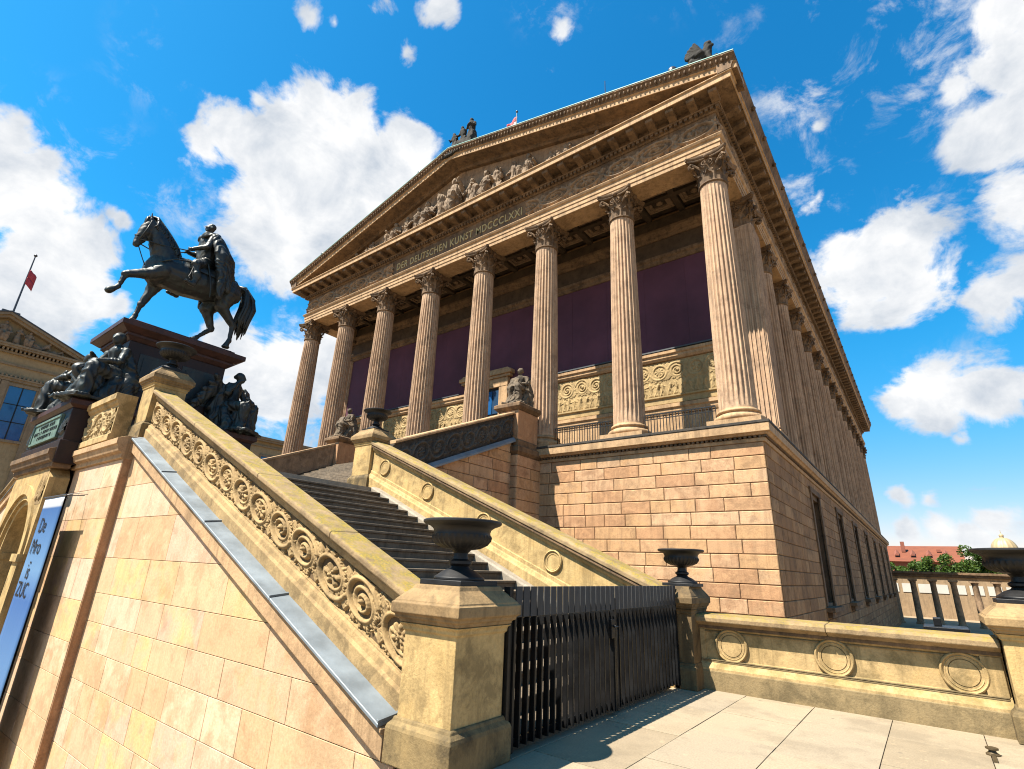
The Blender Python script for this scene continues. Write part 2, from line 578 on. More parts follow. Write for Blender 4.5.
M['pedestal'] = stone('pedestal_stone', [(.62,.41,.155), (.74,.52,.23), (.58,.37,.135)], grime=(.12,.08,.035), grime_amt=.52, streak=.42, var=.5, bump=.45)
M['pedestal_base'] = stone('pedestal_foot_stone', [(.14,.10,.05), (.34,.24,.11), (.44,.31,.14)], grime=(.035,.03,.02), grime_amt=.7, streak=.4, var=.5, bump=.5)
M['balustrade'] = stone('balustrade_stone', [(.53,.36,.155), (.67,.47,.225), (.56,.38,.165)], grime=(.13,.095,.035), grime_amt=.6, streak=.5, var=.5, lichen=.8)
M['step'] = stone('step_stone', [(.17,.13,.09), (.29,.225,.16)], grime=(.05,.04,.03), grime_amt=.5, streak=.5, var=.5, bump=.5)
M['string'] = stone('string_stone', [(.42,.36,.28), (.52,.45,.35)], grime=(.15,.12,.09), grime_amt=.3, var=.3)
M['statue_stone'] = stone('statue_stone', [(.13,.11,.09), (.24,.18,.12), (.38,.29,.19)], grime=(.03,.024,.018), grime_amt=.7, streak=.4, var=.5, bump=.4)
M['tympanum'] = stone('tympanum_figures', [(.25,.17,.11), (.46,.33,.21)], grime=(.05,.036,.025), grime_amt=.5, streak=.3, var=.5)
M['cap'] = stone('cap_stone', [(.36,.23,.11), (.50,.34,.165)], grime=(.09,.06,.03), grime_amt=.6, streak=.4, var=.5, bump=.45)
M['field'] = stone('sooty_shaded_field', [(.16,.105,.055), (.26,.17,.085)], grime=(.05,.035,.02), grime_amt=.5, streak=.3, var=.4)  # ground behind the carving: soot, plus recess shade painted into the tone
M['shaded'] = stone('shaded_pedestal_stone', [(.13,.085,.045), (.27,.18,.085), (.20,.13,.06)], grime=(.035,.026,.016), grime_amt=.65, streak=.5, var=.5, bump=.45)  # dark copy of the pedestal stone: shade and grime put into the colour
M['mahogany'] = stone('mahogany_granite', [(.060,.028,.023), (.095,.044,.036), (.040,.022,.020)], grime=(.02,.017,.016), grime_amt=.4, streak=.4, var=.3, bump=.1, rough=.5)
M['mahogany_dark'] = stone('mahogany_granite_dark', [(.030,.017,.015), (.052,.028,.024)], grime=(.015,.013,.013), grime_amt=.5, streak=.4, var=.3, bump=.1, rough=.5)
M['neues'] = stone('ochre_render', [(.44,.32,.17), (.54,.41,.23)], grime=(.20,.14,.08), grime_amt=.3, streak=.3, var=.2, bump=.1)
M['neues_trim'] = stone('ochre_trim', [(.32,.23,.14), (.42,.32,.2)], grime=(.14,.10,.07), grime_amt=.3, var=.3)
M['plain_wall'] = stone('far_sandstone', [(.40,.27,.15), (.50,.35,.21)], grime_amt=.2)

def bronze(name, a, b, rough=.42, patina=(.09,.16,.135), amt=.35):
    a = tuple(.5*q for q in a); b = tuple(.5*q for q in b); patina = tuple(.5*q for q in patina)
    k = NT(name); P = k.tc.outputs['Object']
    n1 = k.noise(P, 3.2, 6, .65); n2 = k.noise(k.mapping(P, (4, 4, .7)), 2.4, 5, .6); n3 = k.noise(P, 40, 3)
    col = k.mix(k.remap(n1, .35, .7), a, b)
    col = k.mix(k.math('MULTIPLY', k.remap(n2, .5, .72), amt), col, patina)
    bm = k.bump(n1, .25, .02); bm = k.bump(n3, .15, .004, bm)
    return k.done(col, k.remap(n1, .3, .7, rough-.04, rough+.2), bm, metal=.4, spec=.5)
M['bronze'] = bronze('dark_bronze', (.028,.031,.031), (.062,.068,.066))
M['bronze_green'] = bronze('green_bronze', (.14,.22,.18), (.24,.38,.31), .55, (.36,.58,.48), .5)
M['urn'] = bronze('black_cast_iron', (.012,.012,.013), (.03,.03,.032), .45, (.06,.055,.05), .3)
M['iron'] = bronze('painted_iron', (.011,.011,.012), (.017,.017,.018), .36, (.04,.035,.03), .2)
M['iron_panel'] = bronze('grey_painted_iron', (.062,.062,.064), (.09,.09,.093), .55, (.2,.19,.18), .3)

def simple(name, c, rough=.6, metal=0.0, var=.3, scale=3.0, bump=.1, spec=.4):
    c = tuple(ALB*q for q in c)
    k = NT(name); P = k.geo.outputs['Position']
    n = k.noise(P, scale, 5, .6)
    col = k.mix(var, c, k.ramp(n, [(.3, (.5,.5,.5)), (.7, (1.25,1.25,1.25))]), 'MULTIPLY')
    return k.done(col, k.remap(n, .3, .7, rough-.08, rough+.08), k.bump(n, bump, .01), metal, spec)
M['zinc'] = simple('zinc_sheet', (.28,.325,.36), .55, .15, .6, 2.6, .2)
M['weathered'] = simple('dark_weathered_bronze', (.045,.043,.038), .85, 0, .4, 3, .2, .15)
M['purple'] = simple('aubergine_panel', (.165,.066,.098), .8, 0, .7, .4, .15, .2)
M['copper'] = simple('green_copper', (.20,.44,.38), .6, .1, .4, 2)
M['lead'] = simple('roof_lead', (.10,.11,.12), .6, .2, .4, 1.5)
M['dark'] = simple('dark_interior', (.012,.010,.010), .8, 0, .2)
M['gold'] = simple('gilded_letters', (.66,.47,.18), .5, 0, .2)
M['soil'] = simple('ground_gravel', (.42,.31,.19), .95, 0, .5, 1.2, .5)
M['flag_red'] = simple('flag_red', (.55,.05,.06), .7, 0, .3, 5)
M['flag_white'] = simple('flag_white', (.75,.73,.72), .7, 0, .2, 5)
M['pole'] = simple('grey_pole', (.10,.10,.11), .4, .4)
M['black'] = simple('black_lettering', (.012,.012,.016), .6, 0, .1)
M['white'] = simple('banner_white', (.78,.79,.82), .7, 0, .15)
M['roof_red'] = simple('clay_tiles', (.25,.075,.034), .85, 0, .4, .6, .3)
M['brickwork'] = simple('far_brick', (.30,.10,.06), .9, 0, .4, .5)
M['dome_gold'] = simple('gilded_dome', (.58,.44,.24), .5, .2, .3, .5)
M['pale'] = simple('pale_plaster', (.66,.63,.56), .85, 0, .2, .5)
M['bark'] = simple('bark', (.09,.065,.045), .9, 0, .5, 3, .5)
M['brass'] = simple('weathered_brass', (.16,.115,.06), .5, .5, .4, 20)

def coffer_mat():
    return stone('shaded_coffer_stone', [(.085,.058,.036), (.17,.115,.07)], grime=(.025,.02,.016), grime_amt=.4, streak=.1, var=.3)  # dark tones hold the shade under the portico ceiling
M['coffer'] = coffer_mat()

def glass_mat():
    k = NT('window_glass'); P = k.geo.outputs['Position']
    n = k.noise(P, .6, 2)
    return k.done((.02,.05,.10), .06, k.bump(n, .06, .05), 0, .9)
M['glass'] = glass_mat()
M['glass_blue'] = simple('painted_sky_glass', (.02,.13,.36), .12, 0, .5, .7, .05, .9)  # blue base colour paints the sky's reflection into the panes

def banner_mat():
    k = NT('banner_print'); 
    sx = k.n.new('ShaderNodeSeparateXYZ'); k.l.new(k.tc.outputs['Object'], sx.inputs[0])
    # a printed fade: white head, strong blue, paling to light blue towards the foot
    c = k.ramp(k.remap(sx.outputs[2], -5.0, 0.0), [(0, (.08,.16,.30)), (.35, (.055,.135,.28)), (.58, (.028,.087,.24)), (.70, (.087,.18,.32)), (.82, (.055,.135,.28)), (.955, (.024,.08,.22)), (.962, (.33,.35,.38)), (1, (.35,.365,.40))])
    w = k.noise(k.mapping(k.tc.outputs['Object'], (1, 1, .3)), 2.0, 3)
    return k.done(c, .65, k.bump(w, .3, .04), 0, .3)
M['banner'] = banner_mat()

def paving_mat():
    k = NT('granite_paving'); P = k.geo.outputs['Position']
    mp = k.mapping(P, (1, 1, 1), (0, 0, radians(90)), (0, 0, 0))
    a = k.n.new('ShaderNodeAttribute'); a.attribute_name = 'tint'
    n1 = k.noise(P, 1.4, 6, .65, .4); n2 = k.noise(P, 55, 3, .6); n3 = k.noise(P, 7, 5, .6)
    col = k.ramp(k.math('ADD', k.math('MULTIPLY', a.outputs['Fac'], .5), k.math('MULTIPLY', n1, .5)), [(.2, (.21,.165,.108)), (.5, (.275,.22,.148)), (.8, (.245,.20,.142))])
    col = k.mix(.5, col, k.ramp(n2, [(.3, (.6,.6,.6)), (.65, (1.1,1.1,1.1))]), 'MULTIPLY')
    col = k.mix(k.math('MULTIPLY', k.remap(n1, .55, .75), .4), col, (.12,.09,.06))
    col = k.mix(k.math('MULTIPLY', k.remap(n3, .62, .7), .35), col, (.42,.31,.19))
    vo = k.n.new('ShaderNodeTexVoronoi'); vo.inputs['Scale'].default_value = 2.3; k.l.new(P, vo.inputs['Vector'])
    col = k.mix(k.math('MULTIPLY', k.remap(vo.outputs['Distance'], .075, .05), .55), col, (.07,.06,.05))
    n4 = k.noise(P, .8, 8, .72)
    col = k.mix(k.math('MULTIPLY', k.remap(n4, .50, .60), .35), col, (.12,.095,.065))
    b = k.bump(n3, .25, .01); b = k.bump(n2, .4, .004, b)
    return k.done(col, .8, b, 0, .3)
M['paving'] = paving_mat()

def leaf_mat(name, a, b):
    k = NT(name)
    at = k.n.new('ShaderNodeAttribute'); at.attribute_name = 'tint'
    col = k.mix(at.outputs['Fac'], a, b)
    k.done(col, .55, None, 0, .3)
    tr = k.n.new('ShaderNodeBsdfTranslucent'); k.l.new(k.mix(.5, col, (.18,.26,.03)), tr.inputs[0])
    mx = k.n.new('ShaderNodeMixShader'); mx.inputs[0].default_value = .3
    k.l.new(k.b.outputs[0], mx.inputs[1]); k.l.new(tr.outputs[0], mx.inputs[2]); k.l.new(mx.outputs[0], k.out.inputs[0])
    return k.m
M['leaf'] = leaf_mat('linden_leaves', (.024,.055,.008), (.07,.12,.02))
M['leaf2'] = leaf_mat('dark_leaves', (.025,.06,.014), (.07,.13,.03))
# ------------------------------------------------------------------ the museum
XC = -17.1; P = 3.757
AX0, AX1 = XC-3.5*P, XC+3.5*P           # axes of the corner columns
AY0 = 17.0; AY1 = AY0+15*P              # front and back column axes
GZ = -2.4                               # street level
FZ = 6.02                               # portico floor
WX0, WX1, WY0 = AX0-.78, AX1+.78, 16.2  # podium faces

mus = thing('museum_building', 'sandstone temple-fronted museum of eight fluted columns on a high block podium', 'museum', (XC, 30, GZ))

# podium -------------------------------------------------
mb = MB()
ys = [GZ]; 
while ys[-1] < 5.3: ys.append(ys[-1]+.395)
ys = [z+(5.42-ys[-1]) for z in ys]
ashlar(mb, lambda u, z, d: (u, WY0-d, z), -11.3, WX1, ys, .65, 1.5, .016, .018, seed=4)
mb.build('podium', M['podium'], mus, fix=False); mb = MB()
ashlar(mb, lambda u, z, d: (u, WY0-d, z), WX0, -22.9, ys, .65, 1.5, .016, .018, seed=5)
pod = mb.build('podium', M['podium'], mus, fix=False)
mb = MB()
mb.box(WX0+.02, WX1-.62, WY0+.02, AY1+1, GZ, 5.44)
core_x = (WX1-.62, WX1-.02)
# (side wall is built below with its window openings)
core = mb.build('podium_core', M['joint'], mus)
win_y = [24.5+7.514*i for i in range(7)]
yy = WY0+.02
for y in win_y+[None]:
    b_ = MB(); b_.box(core_x[0], core_x[1], yy, (y-1.15) if y else AY1+1, GZ, 5.44)
    if y: b_.box(core_x[0], core_x[1], y-1.15, y+1.15, GZ, .72); b_.box(core_x[0], core_x[1], y-1.15, y+1.15, 4.9, 5.44); yy = y+1.15
    b_.build('wall_core', M['joint'], mus)
holes = [(y-1.15, y+1.15, .72, 4.9) for y in win_y]
mb = MB()
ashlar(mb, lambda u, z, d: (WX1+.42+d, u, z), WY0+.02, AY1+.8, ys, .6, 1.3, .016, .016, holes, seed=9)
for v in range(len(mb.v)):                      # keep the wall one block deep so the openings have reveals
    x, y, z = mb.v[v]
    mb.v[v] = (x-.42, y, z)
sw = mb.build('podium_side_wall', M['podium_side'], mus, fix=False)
w0 = None
for i, y in enumerate(win_y):
    f = MB()
    d = .55
    f.box(WX1-.02-d, WX1-.02, y-1.15, y-1.02, .72, 4.9); f.box(WX1-.02-d, WX1-.02, y+1.02, y+1.15, .72, 4.9)
    f.box(WX1-.02-d, WX1-.02, y-1.02, y+1.02, 4.72, 4.9); f.box(WX1-.02-d, WX1-.02, y-1.02, y+1.02, .72, .84)
    for s0, s1 in ((-1.19, -.93), (.93, 1.19)):
        f.box(WX1+.0, WX1+.07, y+s0, y+s1, .74, 5.05)
    f.box(WX1+.0, WX1+.09, y-1.25, y+1.25, 4.9, 5.12)
    wf = f.build('window', M['dark_trim'], mus, bevel=.01)
    g = MB(); g.box(WX1-.50, WX1-.47, y-1.02, y+1.02, .84, 4.72)
    g.build('pane', M['glass'], wf)
    s = MB(); s.box(WX1-.1, WX1+.30, y-1.3, y+1.3, .56, .72); s.box(WX1-.1, WX1+.18, y-1.1, y+1.1, .36, .56)
    s.build('sill', M['dark_trim'], wf, bevel=.01)
    b = MB()
    for k in range(1, 3): b.box(WX1-.47, WX1-.43, y-1.02+k*.68-.03, y-1.02+k*.68+.03, .84, 4.72)
    for z in (1.9, 3.0, 4.0): b.box(WX1-.469, WX1-.431, y-1.02, y+1.02, z-.025, z+.025)
    b.build('glazing_bar', M['iron'], wf)

# podium cornice with its small dentils, stylobate
def cornice(prof, name, mat, x0=WX0, x1=WX1, y0=WY0, y1=AY1+.8, smooth=None, bevel=0.008):
    m = MB(); ring_sweep(m, prof, x0, x1, y0, y1)
    return m.build(name, mat, mus, bevel=bevel)
cornice([(-.3, 5.42), (.05, 5.42), (.07, 5.50), (.07, 5.53), (-.3, 5.53)], 'podium_moulding', M['trim'])
m = MB()
x = WX0-.09
while x < WX1+.09: m.box(x, x+.075, WY0-.12, WY0, 5.532, 5.60); x += .14
y = WY0-.09
while y < AY1: m.box(WX1, WX1+.12, y, y+.075, 5.532, 5.60); y += .14
m.build('dentil_course', M['dark_trim'], mus)
cornice([(-.3, 5.602), (.15, 5.602), (.20, 5.66), (.25, 5.68), (.25, 5.925), (.22, 5.927), (-.3, 5.99)], 'podium_cornice', M['trim'])
cornice([(-.3, 6.002), (.262, 5.93), (.27, 5.94), (.27, 6.012), (.1, 6.03), (-.3, 6.03)], 'cornice_capping', M['dark_relief'])
m = MB(); m.box(WX0+.1, WX1-.1, WY0+.1, AY1, 5.9, FZ+.035)
m.build('portico_floor', M['step'], mus)

# the front of the podium behind the stairs (under the portico steps)
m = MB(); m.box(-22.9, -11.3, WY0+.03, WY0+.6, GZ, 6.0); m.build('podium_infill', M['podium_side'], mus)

# columns -------------------------------------------------
SH0, SH1 = .60, 9.36          # shaft from .. to (above plinth foot)
def shaft():
    m = MB(); loops = []
    nf = 24; per = 6
    for i in range(15):
        t = i/14
        z = SH0+(SH1-SH0)*t
        r = .575-.095*(t**1.6)
        fl = 1.0 if 0 < i < 14 else 0.0
        L = []
        for k in range(nf*per):
            q = (k % per)/per
            dep = 0 if q < .17 else sin(pi*(q-.17)/.83)**.7
            a = 2*pi*k/(nf*per)
            rr = r*(1-.125*dep*fl)
            L.append((rr*cos(a), rr*sin(a), z))
        loops.append(L)
        if i == 0: loops.append([(p[0], p[1], z+.10) for p in L])
        if i == 13: pass
    m.loft(loops)
    return m
def col_base():
    m = MB()
    m.box(-.80, .80, -.80, .80, 0, .20)
    pr = [(.74, .2)]
    for k in range(9):
        a = -pi/2+pi*k/8
        pr.append((.68+.10*cos(a), .30+.10*sin(a)))
    pr += [(.66, .41), (.63, .44), (.615, .47)]
    for k in range(7):
        a = -pi/2+pi*k/6
        pr.append((.62+.05*cos(a), .53+.05*sin(a)))
    pr += [(.59, .6), (.575, .64)]
    m.lathe(pr, 40)
    return m
def capital():
    m = MB()
    z0 = SH1
    # astragal + bell
    pr = [(.48, z0-.02)]
    for k in range(7):
        a = -pi/2+pi*k/6
        pr.append((.50+.035*cos(a), z0+.04+.035*sin(a)))
    pr += [(.47, z0+.09), (.455, z0+.3), (.46, z0+.6), (.50, z0+.85), (.57, z0+1.0), (.55, z0+1.04)]
    m.lathe(pr, 32)
    def leaf(a, h, w, r0, out):
        n = 9; rows = []
        for i in range(n):
            t = i/(n-1)
            z = z0+.07+h*(t if t < .8 else .8+(t-.8)*.35*(1-(t-.8)*3))
            r = r0+out*max(0, (t-.35)/.65)**2.0
            ww = w*(.75+.35*sin(pi*min(1, t*1.15)))*(1-.55*max(0, t-.7)/.3)
            lob = 1+.16*cos(t*pi*7)
            rows.append([(s*ww*lob*.5, z-(abs(s)**2)*.05*(1 if abs(s) > .9 else .4), r-(.06*abs(s)**1.6)+(.035 if s == 0 else 0)) for s in (-1, -.5, 0, .5, 1)])
        for back in (0, 1):
            i0 = len(m.v)
            for row in rows:
                for (u, z, r) in row:
                    rr = r-(.05 if back else 0)
                    m.v.append((rr*cos(a)-u*sin(a), rr*sin(a)+u*cos(a), z))
            for i in range(n-1):
                for k in range(4):
                    q = (i0+i*5+k, i0+i*5+k+1, i0+i*5+k+6, i0+i*5+k+5)
                    m.face(q if not back else q[::-1])
    for k in range(8): leaf(2*pi*k/8, .46, .40, .49, .17)
    for k in range(8): leaf(2*pi*(k+.5)/8, .80, .38, .485, .20)
    # corner volutes
    for k in range(4):
        a = pi/4+k*pi/2
        ca, sa = cos(a), sin(a)
        for sd in (-1, 1):
            pts = []; rad = []
            for t in range(8):
                q = t/7
                r = .46+.34*q**1.5; z = z0+.50+.46*q
                of = sd*(.20*(1-q)+.035)
                pts.append((r*ca-of*sa, r*sa+of*ca, z)); rad.append(.035+.015*q)
            for t in range(1, 14):
                th = pi/2-t*.52
                rr = .125*(1-t/17)
                r = .80+rr*cos(th); z = z0+.84+rr*sin(th)
                pts.append((r*ca-sd*.035*sa, r*sa+sd*.035*ca, z)); rad.append(.048)
            m.tube(pts, rad, 6)
        # little helices and the flower in the middle of each side
        b = k*pi/2
        for sd in (-1, 1):
            pts = []
            for t in range(14):
                th = -pi*.6+t*.5
                rr = .10*(1-t/20)
                u = sd*(.11+rr*cos(th)); z = z0+.86+rr*sin(th)
                r = .575
                pts.append((r*cos(b)-u*sin(b), r*sin(b)+u*cos(b), z))
            m.tube(pts, .028, 5)
        m.ellipsoid((.62*cos(b), .62*sin(b), z0+1.10), (.10, .10, .10), 8, 6)
    # abacus with hollow sides
    def ab(z, s):
        L = []
        for k in range(4):
            a = k*pi/2
            for t in range(9):
                u = -1+2*t/8
                h = .60+.16*(abs(u)**2.2)
                x, y = h*s, u*.70*s
                L.append((x*cos(a)-y*sin(a), x*sin(a)+y*cos(a), z))
        return L
    m.loft([ab(z0+1.02, .92), ab(z0+1.06, .97), ab(z0+1.10, .95), ab(z0+1.12, 1.0), ab(z0+1.22, 1.02)])
    return m

sh = shaft().build('column', M['column'], None, smooth=32, local=True)
cb = col_base().build('column_base', M['trim'], sh, smooth=35, local=True)
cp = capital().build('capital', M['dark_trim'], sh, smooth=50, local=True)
sh.parent = mus
first = True
def put_col(x, y):
    global first
    c = sh if first else copy_tree(sh, mus)
    first = False
    c.location = Vector((x, y, FZ)) - WORLD[mus.name]
for i in range(8): put_col(AX0+i*P, AY0)
for i in range(2, 16): put_col(AX1-.05, AY0+i*P)
for i in range(2, 5): put_col(AX0+.05, AY0+i*P)

# antae at the front corners of the cella
def anta(x):
    m = MB()
    for k in range(1):
        m.box(x-.62, x+.62, AY0+P-.9, AY0+P+.3, FZ, FZ+9.4)
    a = m.build('anta', M['column'], mus, bevel=.02)
    m = MB()                                    # raised fillets between its flutes
    for k in range(8):
        u = x-.62+.05+k*.155
        m.box(u, u+.05, AY0+P-.945, AY0+P-.9, FZ+.7, FZ+9.3)
    for k in range(8):
        u = AY0+P-.86+k*.155
        m.box(x+.62, x+.665, u, u+.05, FZ+.7, FZ+9.3); m.box(x-.665, x-.62, u, u+.05, FZ+.7, FZ+9.3)
    m.build('fluting', M['column'], a)
    m = MB(); m.box(x-.74, x+.74, AY0+P-1.02, AY0+P+.3, FZ, FZ+.28); m.box(x-.7, x+.7, AY0+P-.98, AY0+P+.3, FZ+.28, FZ+.6)
    m.build('anta_base', M['trim'], a, bevel=.02)
    m = MB(); m.add(capital()); 
    m.v = [(p[0]*1.22+x, p[1]*1.22+AY0+P-.3, p[2]+FZ) for p in m.v]
    m.build('anta_capital', M['dark_trim'], a, smooth=50)
anta(AX1); anta(AX0)

# entablature -------------------------------------------------
def ent(prof, name, mat, bevel=.006, **k):
    m = MB(); ring_sweep(m, prof, AX0, AX1, AY0, AY1)
    return m.build(name, mat, mus, bevel=bevel, **k)
ent([(-.52, 16.6), (.50, 16.6), (.50, 16.78), (.53, 16.78), (.53, 16.97), (.56, 16.97), (.56, 17.15), (.62, 17.19), (.66, 17.27), (.66, 17.30), (-.52, 17.30)], 'architrave', M['trim'])
ent([(-.45, 17.302), (.49, 17.302), (.49, 18.42), (-.45, 18.42)], 'frieze', M['dark_trim'], 0)  # dark ground behind the ornament: soot, with recess shade in the colour
ent([(-.45, 18.422), (.53, 18.422), (.58, 18.47), (.58, 18.60), (.72, 18.60), (.74, 18.65), (-.45, 18.65)], 'bed_moulding', M['dark_trim'])
m = MB()
def along(step, w, fn):
    L = AX1-AX0+2*.62; n = int(L/step)
    for i in range(n+1): fn('f', AX0-.62+L*i/n)
    L = AY1-AY0; n = int(L/step)
    for i in range(1, n+1): fn('s', AY0-.62+L*i/n)
def dent(kind, u):
    if kind == 'f': m.box(u-.06, u+.06, AY0-.70, AY0-.5, 18.475, 18.598)
    else: m.box(AX1+.5, AX1+.70, u-.06, u+.06, 18.475, 18.598)
along(.2, .12, dent)
m.build('dentils', M['dark_trim'], mus)
m = MB()
def modil(kind, u):
    # scrolled bracket: a block with a rounded console under it
    L = []
    pr = [(.60, 18.652), (1.22, 18.652+.0), (1.22, 18.92), (.60, 18.92)]
    cur = [(.62, 18.64), (.80, 18.66), (.98, 18.70), (1.12, 18.70), (1.22, 18.74), (1.25, 18.82), (1.22, 18.90), (.62, 18.90)]
    for s in (-.15, .15):
        L.append([(u+s, AY0-o, z) if kind == 'f' else (AX1+o, u+s, z) for o, z in cur])
    m.loft(L)
    for s in (-1, 1):
        if kind == 'f': m.box(u-.19, u+.19, AY0-1.27, AY0-.6, 18.902, 18.935)
        else: m.box(AX1+.6, AX1+1.27, u-.19, u+.19, 18.902, 18.935)
        break
    # rosette in the gap beside it
    c = (u+.41, AY0-.95, 18.955) if kind == 'f' else (AX1+.95, u+.41, 18.955)
    m.ellipsoid(c, (.14, .14, .07), 8, 4)
for side in 'fs':
    m = MB(); along(.82, .3, lambda kind, u: modil(kind, u) if kind == side else None)
    m.build('modillions', M['dark_trim'], mus, smooth=35)
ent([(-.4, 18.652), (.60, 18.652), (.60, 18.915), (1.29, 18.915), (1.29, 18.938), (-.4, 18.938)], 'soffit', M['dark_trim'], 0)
ent([(-.4, 18.94), (1.30, 18.94), (1.30, 18.90), (1.34, 18.90), (1.34, 19.13), (1.40, 19.16), (1.40, 19.20), (-.4, 19.20)], 'corona', M['trim'])
# gutter moulding on the long sides
for sd in (1, -1):
    m = MB()
    pr = [(.9, 19.202), (1.40, 19.202), (1.42, 19.32), (1.50, 19.50), (1.58, 19.66), (1.58, 19.74), (.9, 19.74)]
    loops = []
    for y in (AY0-1.42, AY1+1.3):
        loops.append([((AX1+o) if sd > 0 else (AX0-o), y, z) for o, z in pr])
    m.loft(loops); m.build('gutter', M['dark_trim'], mus, bevel=.005)
    m = MB()
    y = AY0-.6
    while y < AY1+1:                              # lion-head spouts
        x = AX1+1.56 if sd > 0 else AX0-1.56
        m.ellipsoid((x, y, 19.52), (.09, .09, .11), 8, 6); y += P/2
    m.build('waterspouts', M['dark_trim'], mus, smooth=60)

# pediment -------------------------------------------------
HW = AX1+1.58-XC; RISE = 3.56; RB = 18.98
def rb(x): return RB+RISE*(1-abs(x-XC)/HW)
def rake(prof, name, mat, x0=None, **k):
    m = MB()
    for a, b in ((XC-HW, XC), (XC, XC+HW)):
        loops = []
        for i in range(2):
            x = (a, b)[i]
            loops.append([(x, AY0-o, rb(x)+dz) for o, dz in prof])
        m.loft(loops)
    return m.build(name, mat, mus, **k)
rake([(.3, .235), (1.30, .235), (1.30, .20), (1.345, .20), (1.345, .43), (1.40, .455), (1.40, .47), (.3, .47)], 'raking_corona', M['trim'])
rake([(.3, .02), (.55, .02), (.62, .08), (.62, .18), (.75, .23), (.3, .23)], 'raking_bed_moulding', M['dark_trim'])
sima = rake([(.3, .472), (1.41, .472), (1.43, .55), (1.50, .66), (1.57, .74), (1.57, .80), (.3, .80)], 'raking_sima', M['dark_trim'])
m = MB()
n = 150
for i in range(n):
    x = XC-HW+.25+(2*HW-.5)*i/(n-1)
    sx = -1 if x < XC else 1
    z = rb(x)+.60
    m.ellipsoid((x, AY0-1.49, z), (.045, .05, .10), 6, 5)
    if i % 2 == 0: m.ellipsoid((x+.05, AY0-1.55, z+.11), (.075, .03, .03), 6, 4)
m.build('leaf_ornament', M['dark_trim'], sima, smooth=60)
rake([(.2, .802), (1.585, .802), (1.585, .835), (.2, .835)], 'copper_edge', M['copper'])
rake([(.3, .205), (1.285, .205), (1.285, .232), (.3, .232)], 'raking_soffit', M['dark_trim'])
m = MB()
m.loft([[(XC-HW+.4, y, 19.19), (XC+HW-.4, y, 19.19), (XC, y, RB+RISE+.3)] for y in (AY0-.35, AY0+.3)])
m.build('tympanum', M['frieze'], mus)

# sculpture in the pediment: a seated goddess, people standing, bending and reclining to the corners
def person_blob(m, x, y, z, h, pose, rr, face=-1):
    r = rr
    V = lambda dx, dy, dz: (x+dx*h, y+dy*h*face, z+dz*h)
    if pose == 'stand':
        ln = r.uniform(-.06, .06)
        m.capsule(V(0, .02, .52), .10*h, V(ln, .03, .80), .115*h)
        m.ellipsoid(V(ln*1.3, .06, .94), (.065*h, .07*h, .08*h))
        for s in (-1, 1):
            k = V(s*.07+r.uniform(-.03, .03), .09, .27)
            m.capsule(V(s*.05, .02, .5), .085*h, k, .062*h); m.capsule(k, .062*h, V(s*.09, .05, .02), .045*h)
            e = V(ln+s*.17, .06, .66+r.uniform(-.05, .12)); hd = V(ln+s*r.uniform(.02, .26), .16, .6+r.uniform(-.1, .2))
            m.capsule(V(ln+s*.11, .03, .81), .045*h, e, .038*h); m.capsule(e, .038*h, hd, .028*h)
        m.capsule(V(.06, -.02, .5), .08*h, V(.12, .0, .04), .10*h)
    elif pose == 'sit':
        m.capsule(V(0, 0, .42), .13*h, V(0, .03, .74), .13*h)
        m.ellipsoid(V(0, .07, .93), (.075*h, .08*h, .09*h))
        for s in (-1, 1):
            k = V(s*.14, .30, .42)
            m.capsule(V(s*.08, .03, .40), .10*h, k, .085*h); m.capsule(k, .085*h, V(s*.13, .27, .04), .06*h)
            e = V(s*.24, .05, .55); m.capsule(V(s*.14, .03, .78), .055*h, e, .045*h); m.capsule(e, .045*h, V(s*.27, .26, .56+r.uniform(-.1, .2)), .035*h)
        m.ellipsoid(V(0, .14, .22), (.22*h, .18*h, .24*h))
    else:                                         # reclining along +x or -x
        s = 1 if pose == 'lie+' else -1
        m.capsule(V(-s*.05, 0, .16), .12*h, V(-s*.30, .02, .40), .12*h)
        m.ellipsoid(V(-s*.38, .05, .58), (.075*h, .075*h, .085*h))
        k = V(s*.30, .08, .30)
        m.capsule(V(0, .03, .14), .11*h, k, .08*h); m.capsule(k, .08*h, V(s*.55, .05, .05), .05*h)
        m.capsule(V(0, .09, .11), .10*h, V(s*.36, .12, .10), .075*h); m.capsule(V(s*.36, .12, .10), .07*h, V(s*.72, .08, .05), .045*h)
        e = V(-s*.45, .08, .2); m.capsule(V(-s*.34, .05, .42), .05*h, e, .042*h); m.capsule(e, .04*h, V(-s*.3, .14, .06), .035*h)
r9 = random.Random(21)
m = MB()
yb = AY0-.50
def avail(x): return rb(x)+.0-19.22
for sx in (-1, 1):
    for dx, pose, f in ((1.1, 'stand', .86), (1.7, 'lie', .5), (2.2, 'sit', 1.0), (2.9, 'stand', .88), (3.6, 'lie', .6), (4.0, 'stand', .86), (4.9, 'sit', .95), (5.7, 'lie', .7), (6.1, 'stand', .8), (7.0, 'sit', .9), (7.9, 'lie', 1.0), (8.4, 'sit', .8), (9.3, 'lie', 1.2), (10.6, 'lie', 1.2), (11.7, 'lie', 1.4), (12.6, 'lie', 1.4)):
        x = XC+sx*dx
        h = min(avail(x)*f*.88, 2.1)
        if pose == 'lie': pp = 'lie+' if sx > 0 else 'lie-'
        else: pp = pose
        if pose == 'lie': h = min(h*1.5, 2.0)
        person_blob(m, x, yb, 19.2, h, pp, r9)
person_blob(m, XC, yb-.05, 19.2, 2.6, 'sit', r9)
for sx in (-1, 1): m.capsule((XC+sx*.75, yb+.2, 19.3), .12, (XC+sx*.75, yb+.2, 21.0), .10)
me = fuse(m, .032, 2, .05, 8, .3, 4)
